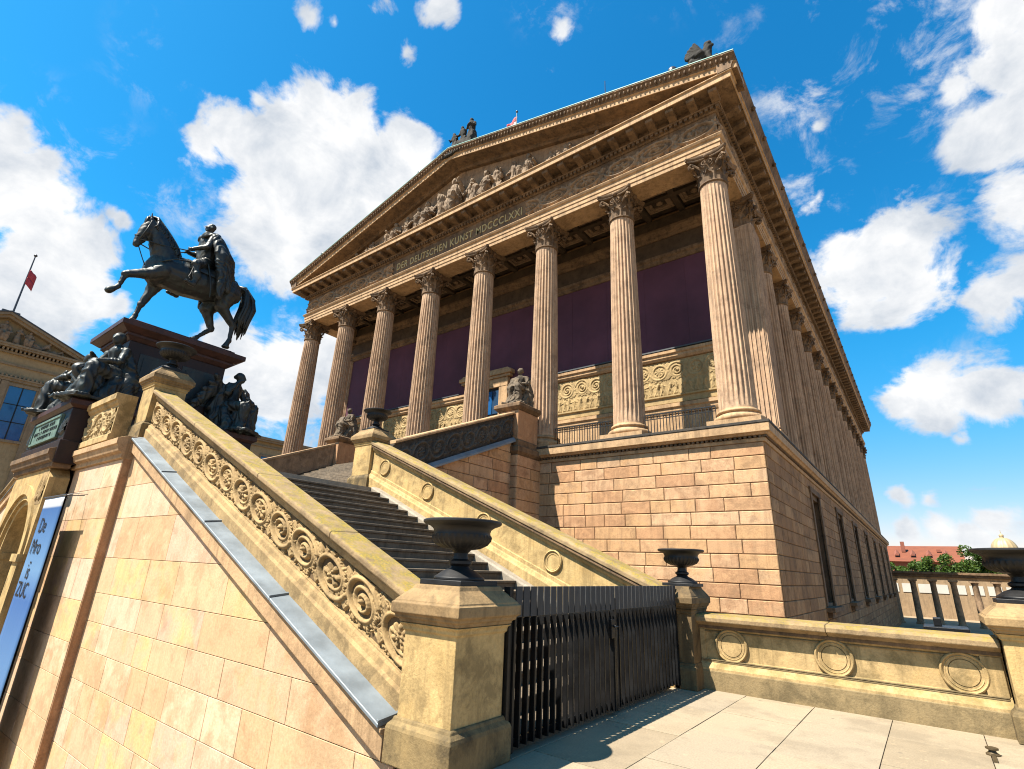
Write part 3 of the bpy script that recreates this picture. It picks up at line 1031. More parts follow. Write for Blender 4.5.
me.transform(Matrix.Translation(-WORLD[mus.name]))
add_mesh(me, 'pediment_figures', M['tympanum'], mus)

# frieze ornament and the gilded inscription
h = relief(27.3, .86, .028, rinceau_strokes(27.3, .86, 17))*2.0
uu0, uu1 = (XC-4.75)-AX0+.5, (XC+4.75)-AX0+.5
i0, i1 = int(uu0/.028), int(uu1/.028)
m = MB()
relief_mesh(m, h[:, :i0], .028, lambda u, v, q: (AX0-.5+u, AY0-.492-q, 17.42+v), True)
m.build('frieze_ornament', M['frieze'], mus, smooth=180, fix=False); m = MB()
relief_mesh(m, h[:, i1:], .028, lambda u, v, q: (AX0-.5+u+i1*.028, AY0-.492-q, 17.42+v), True)
m.build('frieze_ornament', M['frieze'], mus, smooth=180, fix=False)
h = relief(40, .86, .04, rinceau_strokes(40, .86, 25))*2.0
m = MB(); relief_mesh(m, h, .04, lambda u, v, q: (AX1+.492+q, AY0-.5+u, 17.42+v), True)
m.build('side_frieze_ornament', M['frieze'], mus, smooth=180, fix=False)
tm = text_mesh('DER DEUTSCHEN KUNST MDCCCLXXI', .62, 'inscription', .012, bold=.006, space=1.12)
xs = [v.co.x for v in tm.vertices]; wd = max(xs)-min(xs)
tm.transform(Matrix.Translation(Vector((XC, AY0-.505, 17.86))-WORLD[mus.name]) @ Matrix.Rotation(pi/2, 4, 'X') @ Matrix.Diagonal((9.0/wd, 1.0, 1.0, 1.0)) )
add_mesh(tm, 'inscription', M['gold'], mus)

# roof -------------------------------------------------
m = MB()
for sx in (-1, 1):
    a = XC+sx*(HW+.0); 
    m.loft([[(XC, y, RB+RISE+.84), (a, y, RB+.845), (a, y, RB+.76), (XC, y, RB+RISE+.6)] for y in (AY0-.2, AY1+1.4)])
m.build('roof', M['lead'], mus)
m = MB(); m.box(AX0-.2, AX1+.2, AY0+P-.1, AY1+.2, 17.3, 19.0); m.build('attic', M['dark_trim'], mus)
m = MB(); m.loft([[(XC-HW+.4, y, 19.19), (XC+HW-.4, y, 19.19), (XC, y, RB+RISE+.3)] for y in (AY1-.3, AY1+.35)]); m.build('rear_gable', M['dark_trim'], mus)

# cella behind the columns -------------------------------------------------
CY = 20.0; CX0, CX1 = AX0-.1, AX1-.25
m = MB(); m.box(CX0, CX1, CY, AY1-.3, 5.9, 17.4)
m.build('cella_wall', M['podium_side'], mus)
for a, b in ((CX0, XC-1.5), (XC+1.5, CX1)):
    m = MB(); ashlar(m, lambda u, z, d: (u, CY-.035-d, z), a, b, [FZ+.03, 6.9, 7.75], 1.0, 1.9, .008, .006, (), 3)
    m.build('cella_ashlar', M['trim'], mus, fix=False)
def cella_band(pr, name, mat, gap=1.5):
    for a, b in ((CX0, XC-gap), (XC+gap, CX1)) if gap else ((CX0, CX1),):
        m = MB(); m.loft([[(x, CY-o, z) for o, z in pr] for x in (a, b)])
        m.build(name, mat, mus, bevel=.006)
cella_band([(-.1, 7.78), (.06, 7.78), (.10, 7.9), (.10, 8.0), (.16, 8.05), (.16, 8.2), (-.1, 8.25)], 'dado_moulding', M['trim'])
cella_band([(-.1, 8.26), (.03, 8.26), (.03, 8.5), (.10, 8.53), (.10, 8.6), (-.1, 8.6)], 'dado_band', M['relief'])
m = MB()
L = CX1-XC-1.55
h = relief(L, 1.5, .02, figure_strokes(L, .66, 40, 8, 1.2)+[(a, b+.62, c_, d, e+.62, f_, g_*.8) for a, b, c_, d, e, f_, g_ in rinceau_strokes(L, .86, 15, 18)])
relief_mesh(m, h, .02, lambda u, v, q: (XC+1.55+u, CY-.01-q, 8.62+v))
relief_mesh(m, h, .02, lambda u, v, q: (XC-1.55-u, CY-.01-q, 8.62+v))
m.build('figure_relief', M['relief'], mus, smooth=180, fix=True)
cella_band([(-.1, 10.15), (.08, 10.15), (.14, 10.25), (.14, 10.35), (.20, 10.4), (.20, 10.52), (-.1, 10.55)], 'relief_cornice', M['trim'])
m = MB(); 
cuts = sorted([CX0, CX1, XC-1.5, XC+1.5]+[XC+s*(1.5+k*1.88) for s in (-1, 1) for k in range(1, 6)])
cuts = [c for c in cuts if CX0 <= c <= CX1]
for a, b in zip(cuts[:-1], cuts[1:]):
    m = MB(); m.box(a+.002, b-.002, CY-.06, CY+.02, 11.5 if abs((a+b)/2-XC) < 1 else 10.56, 14.82)
    m.build('aubergine_panel', M['purple'], mus, bevel=.002)
m = MB()
m = MB(); 
for a, b in ((CX0, XC-1.95), (XC+1.95, CX1)): m.box(a, b, CY-.22, CY-.05, 10.56, 10.62)
m.build('panel_ledge', M['lead'], mus)
cella_band([(-.1, 14.83), (.10, 14.83), (.16, 14.92), (.16, 15.0), (.26, 15.08), (.26, 15.2), (-.1, 15.26)], 'upper_moulding', M['dark_trim'], 0)  # these upper wall bands carry the ceiling's shade in their dark tones
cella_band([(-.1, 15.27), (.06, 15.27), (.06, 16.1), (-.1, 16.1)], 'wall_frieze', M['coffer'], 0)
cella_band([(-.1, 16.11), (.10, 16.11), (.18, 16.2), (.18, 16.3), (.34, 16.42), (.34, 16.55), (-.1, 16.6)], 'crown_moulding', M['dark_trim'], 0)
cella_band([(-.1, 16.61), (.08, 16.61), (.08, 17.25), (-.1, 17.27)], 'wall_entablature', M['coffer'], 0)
# portal
m = MB()
for s in (-1, 1):
    m.box(XC+s*1.22-.28, XC+s*1.22+.28, CY-.26, CY+.1, FZ+.03, 10.5)
m.box(XC-1.5, XC+1.5, CY-.26, CY+.1, 10.52, 11.0)
m.box(XC-1.68, XC+1.68, CY-.34, CY+.1, 11.01, 11.15); m.box(XC-1.8, XC+1.8, CY-.42, CY+.1, 11.16, 11.36)
m.loft([[(XC-1.72, y, 11.37), (XC+1.72, y, 11.37), (XC+1.55, y, 11.48), (XC-1.55, y, 11.48)] for y in (CY-.38, CY+.1)])
po = m.build('portal', M['trim'], mus, bevel=.015)
m = MB(); m.box(XC-.95, XC+.95, CY-.17, CY-.08, FZ+.03, 10.5); 
d = m.build('door', M['dark'], po)
for x in (-.94, -.46, 0.02, .48):
    m = MB()
    for z in (6.3, 7.7, 9.1): m.box(XC+x+.02, XC+x+.44, CY-.20, CY-.175, z, z+1.25)
    m.build('pane', M['glass_blue'] if x in (-.94, .02) else M['glass'], d)

# coffered ceiling over the portico
m = MB()
m.box(AX0-.3, AX1+.3, AY0+.5, CY+.1, 17.55, 17.6)
nx = 16; x0 = AX0+.55; dx = (AX1-AX0-1.1)/nx
rows = ((AY0+.55, AY0+1.7), (AY0+1.7, CY-.2))
for ya, yb in rows:
    m.box(x0, AX1-.55, ya-.12, ya+.12, 17.28, 17.56)
for i in range(nx+1):
    m.box(x0+i*dx-.13, x0+i*dx+.13, AY0+.4, CY, 17.283, 17.557)
rim = MB()
for i in range(nx):
    for ya, yb in rows:
        cx, cy = x0+(i+.5)*dx, (ya+yb)/2; hx, hy = dx/2-.13, (yb-ya)/2-.12
        for q, zz in ((.22, 17.40), (.42, 17.46)):
            a, b = hx*(1-q+.12), hy*(1-q+.12); a2, b2 = hx*(1-q-.08), hy*(1-q-.08)
            rim.box(cx-a, cx+a, cy-b, cy-b2, zz, 17.552); rim.box(cx-a, cx+a, cy+b2, cy+b, zz, 17.552)
            rim.box(cx-a, cx-a2, cy-b2, cy+b2, zz, 17.552); rim.box(cx+a2, cx+a, cy-b2, cy+b2, zz, 17.552)
        rim.ellipsoid((cx, cy, 17.53), (.16, .16, .09), 8, 5)
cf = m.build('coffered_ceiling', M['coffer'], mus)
rim.build('coffer_frames', M['frieze'], cf)

# iron railings between the outer columns
rail0 = None
for i in (0, 1, 5, 6):
    a, b = AX0+i*P+.66, AX0+(i+1)*P-.66
    m = MB()
    y = AY0-.15
    m.box(a, b, y-.02, y+.02, FZ+.86, FZ+.90); m.box(a, b, y-.015, y+.015, FZ+.14, FZ+.17); m.box(a, b, y-.015, y+.015, FZ+.70, FZ+.725)
    k = int((b-a)/.11)
    for j in range(k+1):
        u = a+(b-a)*j/k
        m.box(u-.011, u+.011, y-.011, y+.011, FZ+.04, FZ+.86)
        if j % 2 == 0 and j < k: m.tube([(u+.055+.045*cos(t*pi/4), y, FZ+.785+.045*sin(t*pi/4)) for t in range(9)], .008, 4)
    m.build('railing', M['iron'], mus)

# ------------------------------------------------------------------ sculptures and rods on the roof
def roof_group():
    m = MB(); r = random.Random(3)
    z = RB+RISE+.83
    m.box(XC-.6, XC+1.6, AY0-1.5, AY0-.3, z-.45, z+.12)
    person_blob(m, XC-.15, AY0-.9, z+.1, 1.5, 'stand', r)
    person_blob(m, XC+.5, AY0-.9, z+.1, 1.6, 'stand', r)
    person_blob(m, XC+1.1, AY0-.9, z+.1, 1.8, 'stand', r)
    m.capsule((XC+.3, AY0-1.0, z+.1), .14, (XC+.2, AY0-1.0, z+.75), .11)
    me = fuse(m, .04, 3, .03, 7, .3, 9)
    t = (XC, AY0-.9, z)
    me.transform(Matrix.Translation((-t[0], -t[1], -t[2])))
    o = add_mesh(me, 'rooftop_statue', M['weathered']); o.location = t
    tag(o, 'group of three dark bronze figures standing on the peak of the museum gable', 'statue')
roof_group()
def griffin():
    m = MB()
    x, y, z = AX1+.35, AY0-.95, rb(AX1+.35)+.84
    m.box(x-.75, x+.55, y-.3, y+.3, z-.15, z+.22)
    m.capsule((x-.20, y, z+.40), .24, (x+.10, y, z+.66), .23); m.capsule((x+.10, y, z+.66), .22, (x+.20, y, z+.98), .15)
    m.ellipsoid((x+.22, y, z+1.13), (.15, .13, .15)); m.capsule((x+.28, y, z+1.10), .08, (x+.38, y, z+1.04), .05)
    for s in (-1, 1):
        m.capsule((x+.22, y+s*.12, z+.6), .09, (x+.30, y+s*.14, z+.2), .07)
        m.capsule((x-.3, y+s*.18, z+.40), .17, (x-.05, y+s*.2, z+.22), .08)
        for k in range(7):
            a = .15+k*.33
            m.capsule((x+.02, y+s*.2, z+.66), .10, (x-.10-.36*sin(a), y+s*.26, z+.62+(.50-.05*k)*cos(a*.8)), .07)
    me = fuse(m, .028, 2, .012, 10, .5, 2)
    me.transform(Matrix.Scale(1.15, 4) @ Matrix.Translation((-x, -y, -z)))
    o = add_mesh(me, 'griffin', M['weathered']); o.location = (x, y, z)
    tag(o, 'crouching dark winged griffin on the right corner of the museum gable', 'statue')
griffin()
def knob(x, s, label):
    z = rb(x)+.83
    m = MB(); m.lathe([(.02, 0), (.16*s, 0), (.12*s, .1), (.06*s, .2), (.05*s, .34*s), (.2*s, .42*s), (.22*s, .55*s), (.12*s, .7*s), (.02, .76*s)], 12)
    o = m.build('roof_floodlight', M['pole'], None, smooth=50, local=True); o.location = (x, AY0-1.1, z-.005)
    tag(o, label, 'floodlight', 'small fittings on the gable slope')
for x, s, l in ((-19.7, 1.0, 'dark knob-shaped fitting on the left gable slope just below the peak statues'), (-26.6, .8, 'small dark fitting midway down the left gable slope'), (-28.8, 1.0, 'dark fitting low on the left gable slope above the outermost columns'),
                (-30.4, .6, 'tiny dark fitting at the bottom left corner of the gable'), (-4.75, .9, 'dark fitting on the gable just left of the griffin'), (-7.1, .5, 'tiny dark fitting on the right gable slope beside the lightning rod')):
    knob(x, s, l)
m = MB(); x = -7.85; m.tube([(0, 0, 0), (0, 0, 1.5)], .018, 6)
m.lathe([(.06, 0), (.06, .06), (.02, .1)], 8)
o = m.build('lightning_rod', M['pole'], None, local=True); o.location = (x, AY0-.9, rb(x)+.83); tag(o, 'thin upright lightning rod on the right gable slope of the museum', 'rod')

def flagpole(loc, hgt, r, label, cat, flag, cols, mats):
    t = thing('flagpole', label, cat, loc)
    m = MB(); m.tube([(0, 0, 0), (0, 0, hgt*.5), (0, 0, hgt)], [r, r*.85, r*.6], 8); m.ellipsoid((0, 0, hgt+r), (r*1.8, r*1.8, r*1.8), 8, 6)
    m.build('pole', M['pole'], t, smooth=60, local=True)
    w, hh, z0, az = flag
    fl = None
    nb = len(mats)
    for b in range(nb):
        m = MB(); nu, nv = 18, 5
        i0 = 0
        for j in range(nv):
            v = (b+j/(nv-1))/nb
            for i in range(nu):
                u = i/(nu-1)
                wave = .12*w*sin(u*7+v*1.5)*u
                droop = -(u**1.4)*w*.55
                x = r+u*w*.62*cos(az)-wave*sin(az); y = u*w*.62*sin(az)+wave*cos(az)
                m.v.append((x, y, z0-v*hh+droop+.03*sin(u*9)))
        for j in range(nv-1):
            for i in range(nu-1): m.face((j*nu+i, j*nu+i+1, (j+1)*nu+i+1, (j+1)*nu+i))
        o = m.build('flag' if b == 0 else 'stripe', M[mats[b]], t if b == 0 else fl, smooth=180, local=True, fix=False)
        s = o.modifiers.new('t', 'SOLIDIFY'); s.thickness = .012
        if b == 0: fl = o
    return t
flagpole((-14.0, 17.5, rb(-14.0)+.6), 3.45, .04, 'flagpole with small red and white flag rising behind the right gable slope of the museum', 'flagpole', (.9, .7, 3.1, radians(200)), 0, ['flag_red', 'flag_white'])
# ------------------------------------------------------------------ the grand stair
S = .42
ST0, NR, RI, TR = -3.45, 22, 3.47/22, .365
LZ = 3.47; LX = ST0-(NR-1)*TR            # landing level and its right-hand edge
YN0, YN1 = 4.20, 8.58                     # width of the flight
stair = thing('grand_staircase', 'long dark stone staircase climbing left from the iron gate to the landing', 'staircase', (-7.3, 6.4, 0))
for mir in (False, True):
    for i in range(NR-1):
        m = MB()
        x1 = ST0-i*TR; z = (i+1)*RI
        m.box(x1-TR-.06, x1, YN0-.02, YN1, z-RI-.05, z-.045)
        m.box(x1-TR-.05, x1+.03, YN0-.02, YN1, z-.045, z)       # tread with a projecting nose
        if mir: m.mirror_x(XC)
        if not mir: m.build('step', M['step'], stair, bevel=.012)
        elif i % 1 == 0:
            if i == 0: acc = MB()
            acc.add(m)
left = None
acc.solo('mirrored_flight', M['step'], (2*XC+7.3, 6.4, 0), 'matching stone staircase on the far side of the monument, climbing right', 'staircase')
m = MB(); m.box(2*XC-LX, LX, 4.22, 9.15, LZ-.4, LZ)
m.build('landing', M['string'], stair)
m = MB(); m.loft([[(LX, y, LZ-.42), (ST0-.4, y, -.1), (ST0-.4, y, GZ), (LX, y, GZ)] for y in (YN0, YN1)])
m.build('stair_core', M['joint'], stair)
m = MB()                                       # light sloping string between steps and far parapet
slope_sweep(m, [(8.565, -.5), (8.565, .17), (8.60, .20), (8.86, .20), (8.86, -.5)], LX+.0, ST0-.1, lambda x: .43*(ST0-x)+.0)
m.build('string', M['string'], stair, bevel=.01)

# near outer wall with zinc ledge and carved parapet
zz = lambda x: .60+S*(-4.9-x)                  # outer edge of the zinc ledge
zf = lambda x: .71+S*(-4.34-x)                 # foot of the carved frieze
XA, XB = -13.05, -4.02
def near_side(mir):
    wall = thing('stair_wall', 'tall sunlit wall of yellow and pink sandstone panels under the near stair parapet' if not mir else 'sandstone wall under the far left stair flight', 'wall', (-8.5 if not mir else 2*XC+8.5, 3.8, GZ))
    def mk(m, name, mat, **k):
        if mir: m.mirror_x(XC)
        return m.build(name, M[mat], wall, **k)
    m = MB()
    zs = [GZ, -2.0, -1.51, -1.0, -.52, -.03, .42, .91, 1.54, 2.27, 2.9, 3.5, 4.2]
    ashlar(m, lambda u, z, d: (u, 3.72-d, z), -12.9, XB, zs, .55, 1.75, .007, .004, seed=14)
    m.clip((-4.9, 3.7, .60-.24), Vector((S, 0, 1)).normalized())
    mk(m, 'panel_wall', 'panel', fix=False)
    m = MB(); m.loft([[(XA, y, zz(XA)-.1), (XB, y, zz(XB)-.1), (XB, y, GZ), (XA, y, GZ)] for y in (3.735, 4.3)])
    mk(m, 'wall_core', 'joint')
    m = MB(); slope_sweep(m, [(3.75, -.29), (3.665, -.29), (3.64, -.27), (3.64, -.07), (3.61, -.055), (3.61, -.022), (3.75, -.022)], XA+.25, XB-.1, zz, 6)
    mk(m, 'sloping_moulding', 'trim', bevel=.008)
    acc = MB()
    n = 4
    for i in range(n):
        a = XA+.22+(XB-.12-XA-.22)*i/n; b = XA+.22+(XB-.12-XA-.22)*(i+1)/n
        slope_sweep(acc, [(3.592, -.024), (3.592, .004), (3.6, .010), (3.89, .045), (3.89, .01), (3.60, -.018), (3.60, -.024)], a+.004, b-.004, zz)
        slope_sweep(acc, [(3.595, .012), (3.595, .034), (3.89, .068), (3.89, .045)], b-.03, b-.004, zz)
    mk(acc, 'zinc_ledge', 'zinc', bevel=.004)
    par = MB()                                    # plinth band, recessed field, mouldings
    slope_sweep(par, [(4.22, -.55), (3.84, -.55), (3.84, -.15), (3.85, -.14), (3.87, -.12), (3.885, -.05), (3.915, -.035), (3.915, -.015), (3.95, -.01), (3.95, .515), (3.915, .52), (3.915, .545), (3.895, .55), (3.885, .60), (3.85, .615), (3.85, .652), (4.22, .652)], XA+.1, XB, zf, 1)
    p = mk(par, 'parapet', 'carved', bevel=.004)
    fd = MB(); slope_sweep(fd, [(4.0, 0), (3.946, 0), (3.946, .505), (4.0, .505)], XA+.1, XB-.01, zf); mk(fd, 'frieze_field', 'field')
    cop = MB()
    ends = [XA+.1, -10.3, -7.6, -5.6, XB+.08]
    for a, b in zip(ends[:-1], ends[1:]):
        slope_sweep(cop, [(3.82, .655), (3.80, .665), (3.80, .725), (3.82, .745), (4.21, .755), (4.235, .735), (4.235, .655)], a+.003, b-.003, zf, 3)
    mk(cop, 'coping', 'coping', bevel=.015)
    return wall, p
wall, par = near_side(False)
near_side(True)
# carved scrolls
cs = 1/sqrt(1+S*S); sn = S*cs
Lf = XB-XA-.12; Hf = .515
hh = relief(Lf, Hf, .0075, rinceau_strokes(Lf, Hf, 14))
m = MB()
def frf(u, v, q):
    x = XB-u
    return (x, 3.944-q*1.7, zf(x)-.005+v)
relief_mesh(m, hh*1.0, .0075, frf, True)
m.clip((XB, 3.9, 0), (1, 0, 0))
m.build('carved_scroll_frieze', M['carved'], wall, smooth=180, fix=False)

# blocks of the centre: pier strip, landing front, arched bay
def centre():
    t = thing('landing_front', 'sandstone front of the stair landing with arched entrance below the monument', 'wall', (XC-.5, 3.6, GZ))
    a = MB()
    zs = [GZ, -1.8, -1.2, -.52, .05, .75, 1.5, 2.27, 2.9, 3.45]
    CXm = -17.6
    ashlar(a, lambda u, z, d: (u, 3.56-d, z), CXm+1.7, -12.77, zs, .7, 1.6, .007, .004, seed=24)
    a.build('panel_wall', M['panel'], t, fix=False); a = MB()
    ashlar(a, lambda u, z, d: (u, 3.56-d, z), 2*XC+12.77, CXm-1.7, zs, .7, 1.6, .007, .004, seed=25)
    a.build('panel_wall', M['panel'], t, fix=False)
    m = MB(); m.box(2*XC+12.75, -12.75, 3.575, 4.2, GZ, 3.55);  m.build('wall_core', M['joint'], t)
    m = MB(); m.box(-12.765, -12.745, 3.565, 3.74, GZ, 3.5); m.build('return_face', M['podium'], t)
    # string course under the landing parapet
    pr = [(0, 3.45), (-.06, 3.47), (-.06, 3.56), (-.13, 3.60), (-.17, 3.72), (-.20, 3.74), (-.20, 3.86), (-.03, 3.93), (.3, 3.93), (.3, 3.45)]
    for x0, x1 in ((CXm+1.5, -12.74), (2*XC+12.74, CXm-1.5)):
        m = MB(); m.loft([[(x, 3.56+o, z) for o, z in pr] for x in (x0, x1)]); m.build('string_course', M['trim'], t, bevel=.006)
    m = MB(); m.loft([[(x, 3.12+o, z) for o, z in pr] for x in (CXm-1.85, CXm+1.85)]); m.build('bay_cornice', M['dark_trim'], t, bevel=.006)
    m = MB()                                       # arched bay with deep archivolt
    R0, R1, ZC = 1.14, 1.62, 1.52
    def arch_ring(r0, r1, y0, y1):
        for side in (0,):
            loops = []
            for k in range(33):
                a = pi*k/32
                loops.append([(CXm+r0*cos(a), y0, ZC+r0*sin(a)), (CXm+r1*cos(a), y0, ZC+r1*sin(a)), (CXm+r1*cos(a), y1, ZC+r1*sin(a)), (CXm+r0*cos(a), y1, ZC+r0*sin(a))])
            m.loft(loops)
    arch_ring(R0, R0+.12, 3.20, 3.9); arch_ring(R0+.12, R0+.25, 3.13, 3.5); arch_ring(R0+.25, R1, 3.07, 3.5)
    for s in (-1, 1):
        m.box(CXm+s*1.15 if s > 0 else CXm-1.63, CXm+1.63 if s > 0 else CXm-1.15, 3.08, 3.5, GZ, ZC-.16)
        m.box(CXm+s*1.12 if s > 0 else CXm-1.66, CXm+1.66 if s > 0 else CXm-1.12, 3.03, 3.5, ZC-.16, ZC)
    m.build('archivolt', M['pedestal'], t, smooth=35)
    m = MB()
    n = 24
    top = 3.46
    for k in range(n):                              # spandrel panels round the arch
        a0, a1 = pi*k/n, pi*(k+1)/n
        def outp(a):
            x, z = cos(a), sin(a)
            s = min(1.72/max(abs(x), 1e-6), (top-ZC)/max(z, 1e-6))
            return (CXm+x*s, ZC+z*s)
        o0, o1 = outp(a0), outp(a1)
        i0_, i1_ = (CXm+R1*cos(a0), ZC+R1*sin(a0)), (CXm+R1*cos(a1), ZC+R1*sin(a1))
        m.loft([[(p[0], y, p[1]) for p in (i0_, o0, o1, i1_)] for y in (3.12, 3.5)])
    m.build('spandrel', M['pedestal'], t)
    L = 1.0; h = relief(1.1, .8, .02, leaf_strokes(1.1, .8, 2, k=.7))
    m = MB()
    relief_mesh(m, h, .02, lambda u, v, q: (CXm+1.05+u*.5, 3.115-q, 2.62+v))
    m.build('spandrel_ornament', M['carved'], t, smooth=180, fix=False)
    m = MB()
    m.box(CXm-1.2, CXm+1.2, 3.75, 3.8, GZ, 2.7)
    d = m.build('archway', M['dark'], t)
    m = MB()                                        # iron lattice of the archway
    for k in range(9):
        x = CXm-1.08+k*.27
        m.box(x-.015, x+.015, 3.68, 3.71, GZ, ZC+sqrt(max(0, R0**2-(x-CXm)**2)))
    for k in range(12): m.box(CXm-1.0, CXm+1.0, 3.69, 3.70, GZ+.3*k, GZ+.3*k+.02)
    m.build('lattice', M['bronze'], d)
    # carved parapet of the landing
    for sx, nm in ((1, 'landing_parapet'), (-1, 'landing_parapet')):
        m = MB()
        x0, x1 = CXm+1.9, -13.7
        pr = [(3.78, 3.93), (3.42, 3.93), (3.42, 4.06), (3.46, 4.10), (3.46, 4.74), (3.42, 4.78), (3.40, 4.84), (3.36, 4.86), (3.36, 5.0), (3.78, 5.0)]
        m.loft([[(x, y, z) for y, z in pr] for x in (x0, x1)])
        h = relief(x1-x0-.1, .6, .014, scroll_strokes(x1-x0-.1, .6, 3, 9))
        if sx < 0: m.mirror_x(XC)
        p = m.build(nm, M['balustrade'], t, bevel=.006)
        m = MB(); relief_mesh(m, h, .014, lambda u, v, q: (x0+.05+u, 3.458-q, 4.12+v))
        if sx < 0: m.mirror_x(XC)
        m.build('parapet_relief', M['relief'], p, smooth=180, fix=True)
centre()

# banner hanging in front of the landing wall
t = thing('banner', 'tall narrow blue and white printed banner hanging beside the arch', 'banner', (-14.98, 3.15, 2.72))
m = MB()
for i in range(28):
    pass
nu, nv = 8, 40
for j in range(nv+1):
    for i in range(nu+1):
        u, v = i/nu, j/nv
        m.v.append((-.74+1.48*u, .002*sin(u*5+v*9)+.003*sin(v*6), -5.0*v))
for j in range(nv):
    for i in range(nu): m.face((j*(nu+1)+i, j*(nu+1)+i+1, (j+1)*(nu+1)+i+1, (j+1)*(nu+1)+i))
cl = m.build('cloth', M['banner'], t, smooth=180, local=True)
so = cl.modifiers.new('t', 'SOLIDIFY'); so.thickness = .006
for txt, z, s in (('De', -.60, .44), ('Mro', -1.04, .44), ('-', -1.32, .40), ('is', -1.54, .44), ('ZUC', -1.90, .42)):
    me = text_mesh(txt, s, 'lettering', .0008)
    me.transform(Matrix.Translation((-.2, -.010, z)) @ Matrix.Rotation(pi/2, 4, 'X'))
    add_mesh(me, 'lettering', M['black'], cl)
m = MB(); m.tube([(-.82, 0, .02), (.86, 0, .02)], .022, 8); m.tube([(-.6, 0, .02), (-.6, .36, .06)], .012, 6); m.tube([(.6, 0, .02), (.6, .36, .06)], .012, 6)
m.tube([(.86, 0, .02), (.9, .1, .06), (.95, .33, .06)], .006, 4)
m.build('hanging_rod', M['pole'], t, smooth=60, local=True)
m = MB(); m.tube([(-.82, 0, -5.0), (.82, 0, -5.0)], .02, 8); m.build('bottom_rod', M['pole'], t, smooth=60, local=True)

# far parapet with rings ------------------------------------------
zc = lambda x: 1.5+S*(-3.75-x)               # upper edge of its coping
def ring(m, c, r, axis='y', slope=0.0, band=None):
    if band:
        LL = []
        for k in range(41):
            a = 2*pi*k/40
            LL.append([(c[0]+q*cos(a), c[1]-d, c[2]+q*sin(a)) for q, d in ((r, -.01), (r, .022), (r-band, .022), (r-band, -.01))])
        m.loft(LL, cap=False)
    for rr, th, dp in ((r, .020, .04), (r*.84, .012, .024)):
        pts = []
        loops = []
        for k in range(40):
            a = 2*pi*k/40
            L = []
            for q in range(8):
                b = 2*pi*q/8
                R_ = rr+th*cos(b)
                L.append((c[0]+R_*cos(a), c[1]-dp*.5+dp*.6*sin(b), c[2]+R_*sin(a)))
            loops.append(L)
        m.loft(loops, ring=True)
far = thing('ring_parapet', 'yellow stone stair parapet with raised rings rising left behind the iron gate', 'parapet', (-7.5, 9.0, 0))
m = MB()
x0, x1 = -11.62, -3.42
slope_sweep(m, [(9.3, -1.6), (8.80, -1.6), (8.80, -.98), (8.83, -.95), (8.85, -.90), (8.87, -.88), (8.87, -.80), (8.90, -.79), (8.90, -.26), (8.87, -.25), (8.85, -.21), (8.85, -.17), (9.3, -.17)], x0, x1, zc)
m.build('wall', M['pedestal'], far, bevel=.005)
m = MB()
slope_sweep(m, [(8.82, -.168), (8.82, -.12), (8.77, -.10), (8.77, -.03), (8.80, .0), (8.86, .03), (9.28, .03), (9.36, 0), (9.36, -.168)], x0, x1, zc)
m.build('coping', M['coping'], far, bevel=.01)
m = MB()
slope_sweep(m, [(8.79, -.160), (8.79, -.122), (8.9, -.122), (8.9, -.160)], x0+.02, x1-.02, zc)
m.build('painted_shadow_band', M['dark_trim'], far)  # dark band painting the shadow under the sloping coping
for x in (-11.05, -9.35, -7.52, -5.72, -4.2):
    m = MB()
    ring(m, (x, 8.90, zc(x)-.53), .19, band=.06)
    L0 = [(x+.135*cos(2*pi*k/28), 8.90, zc(x)-.53+.135*sin(2*pi*k/28)) for k in range(28)]
    m.loft([L0, [(p[0]*1, 8.886, p[2]) for p in L0]])
    m.build('ring_ornament', M['pedestal'], far, smooth=50)

# pedestals ------------------------------------------
def pedestal_proto():
    t = thing('stone_pedestal', None, 'pedestal')
    w, d = .33, .345                       # half sizes of the shaft
    def sq(e, z): return [(-w-e, -d-e, z), (w+e, -d-e, z), (w+e, d+e, z), (-w-e, d+e, z)]
    m = MB(); m.loft([sq(.07, 0), sq(.07, .27), sq(.06, .30), sq(.03, .33), sq(.02, .36)])
    m.build('pedestal_foot', M['pedestal_base'], t, local=True, bevel=.012)
    m = MB(); m.loft([sq(0, .34), sq(0, 1.06), sq(.02, 1.07), sq(.02, 1.10), sq(.05, 1.13)])
    m.build('shaft', M['pedestal'], t, local=True, bevel=.012)
    m = MB(); m.loft([sq(.03, 1.131), sq(.045, 1.14), sq(.05, 1.165), sq(.075, 1.175), sq(.08, 1.20), sq(.105, 1.215), sq(.11, 1.22), sq(.11, 1.305), sq(.09, 1.315), sq(.085, 1.33), sq(.02, 1.395), sq(-.02, 1.43), sq(-.04, 1.47)])
    m.build('cap', M['cap'], t, local=True, bevel=.01)
    return t
pedp = pedestal_proto()
def put_ped(x, y, z, label, sx=1, sy=1, sz=1, first=False):
    p = pedp if first else copy_tree(pedp)
    p.location = (x, y, z); p.scale = (sx, sy, sz); p['label'] = label; p['group'] = 'stone pedestals of the stair'
    return p
put_ped(-3.70, 4.05, 0, 'big yellow stone pedestal with moulded cap left of the iron gate', first=True)
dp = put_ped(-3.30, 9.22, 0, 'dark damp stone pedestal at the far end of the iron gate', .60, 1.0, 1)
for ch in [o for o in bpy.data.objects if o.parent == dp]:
    ch.material_slots[0].link = 'OBJECT'; ch.material_slots[0].material = M['shaded']
put_ped(.93, 9.35, 0, 'stone pedestal at the right end of the low ring balustrade', 1.1, 1.1, 1)
put_ped(-12.0, 9.15, LZ, 'stone pedestal at the top of the stair, at the upper end of the ring parapet', 1.1, 1.0, 1.17)
put_ped(-13.32, 4.14, 3.95, 'stone pedestal at the top of the carved near parapet, before the monument', 1.0, .95, 1.14)
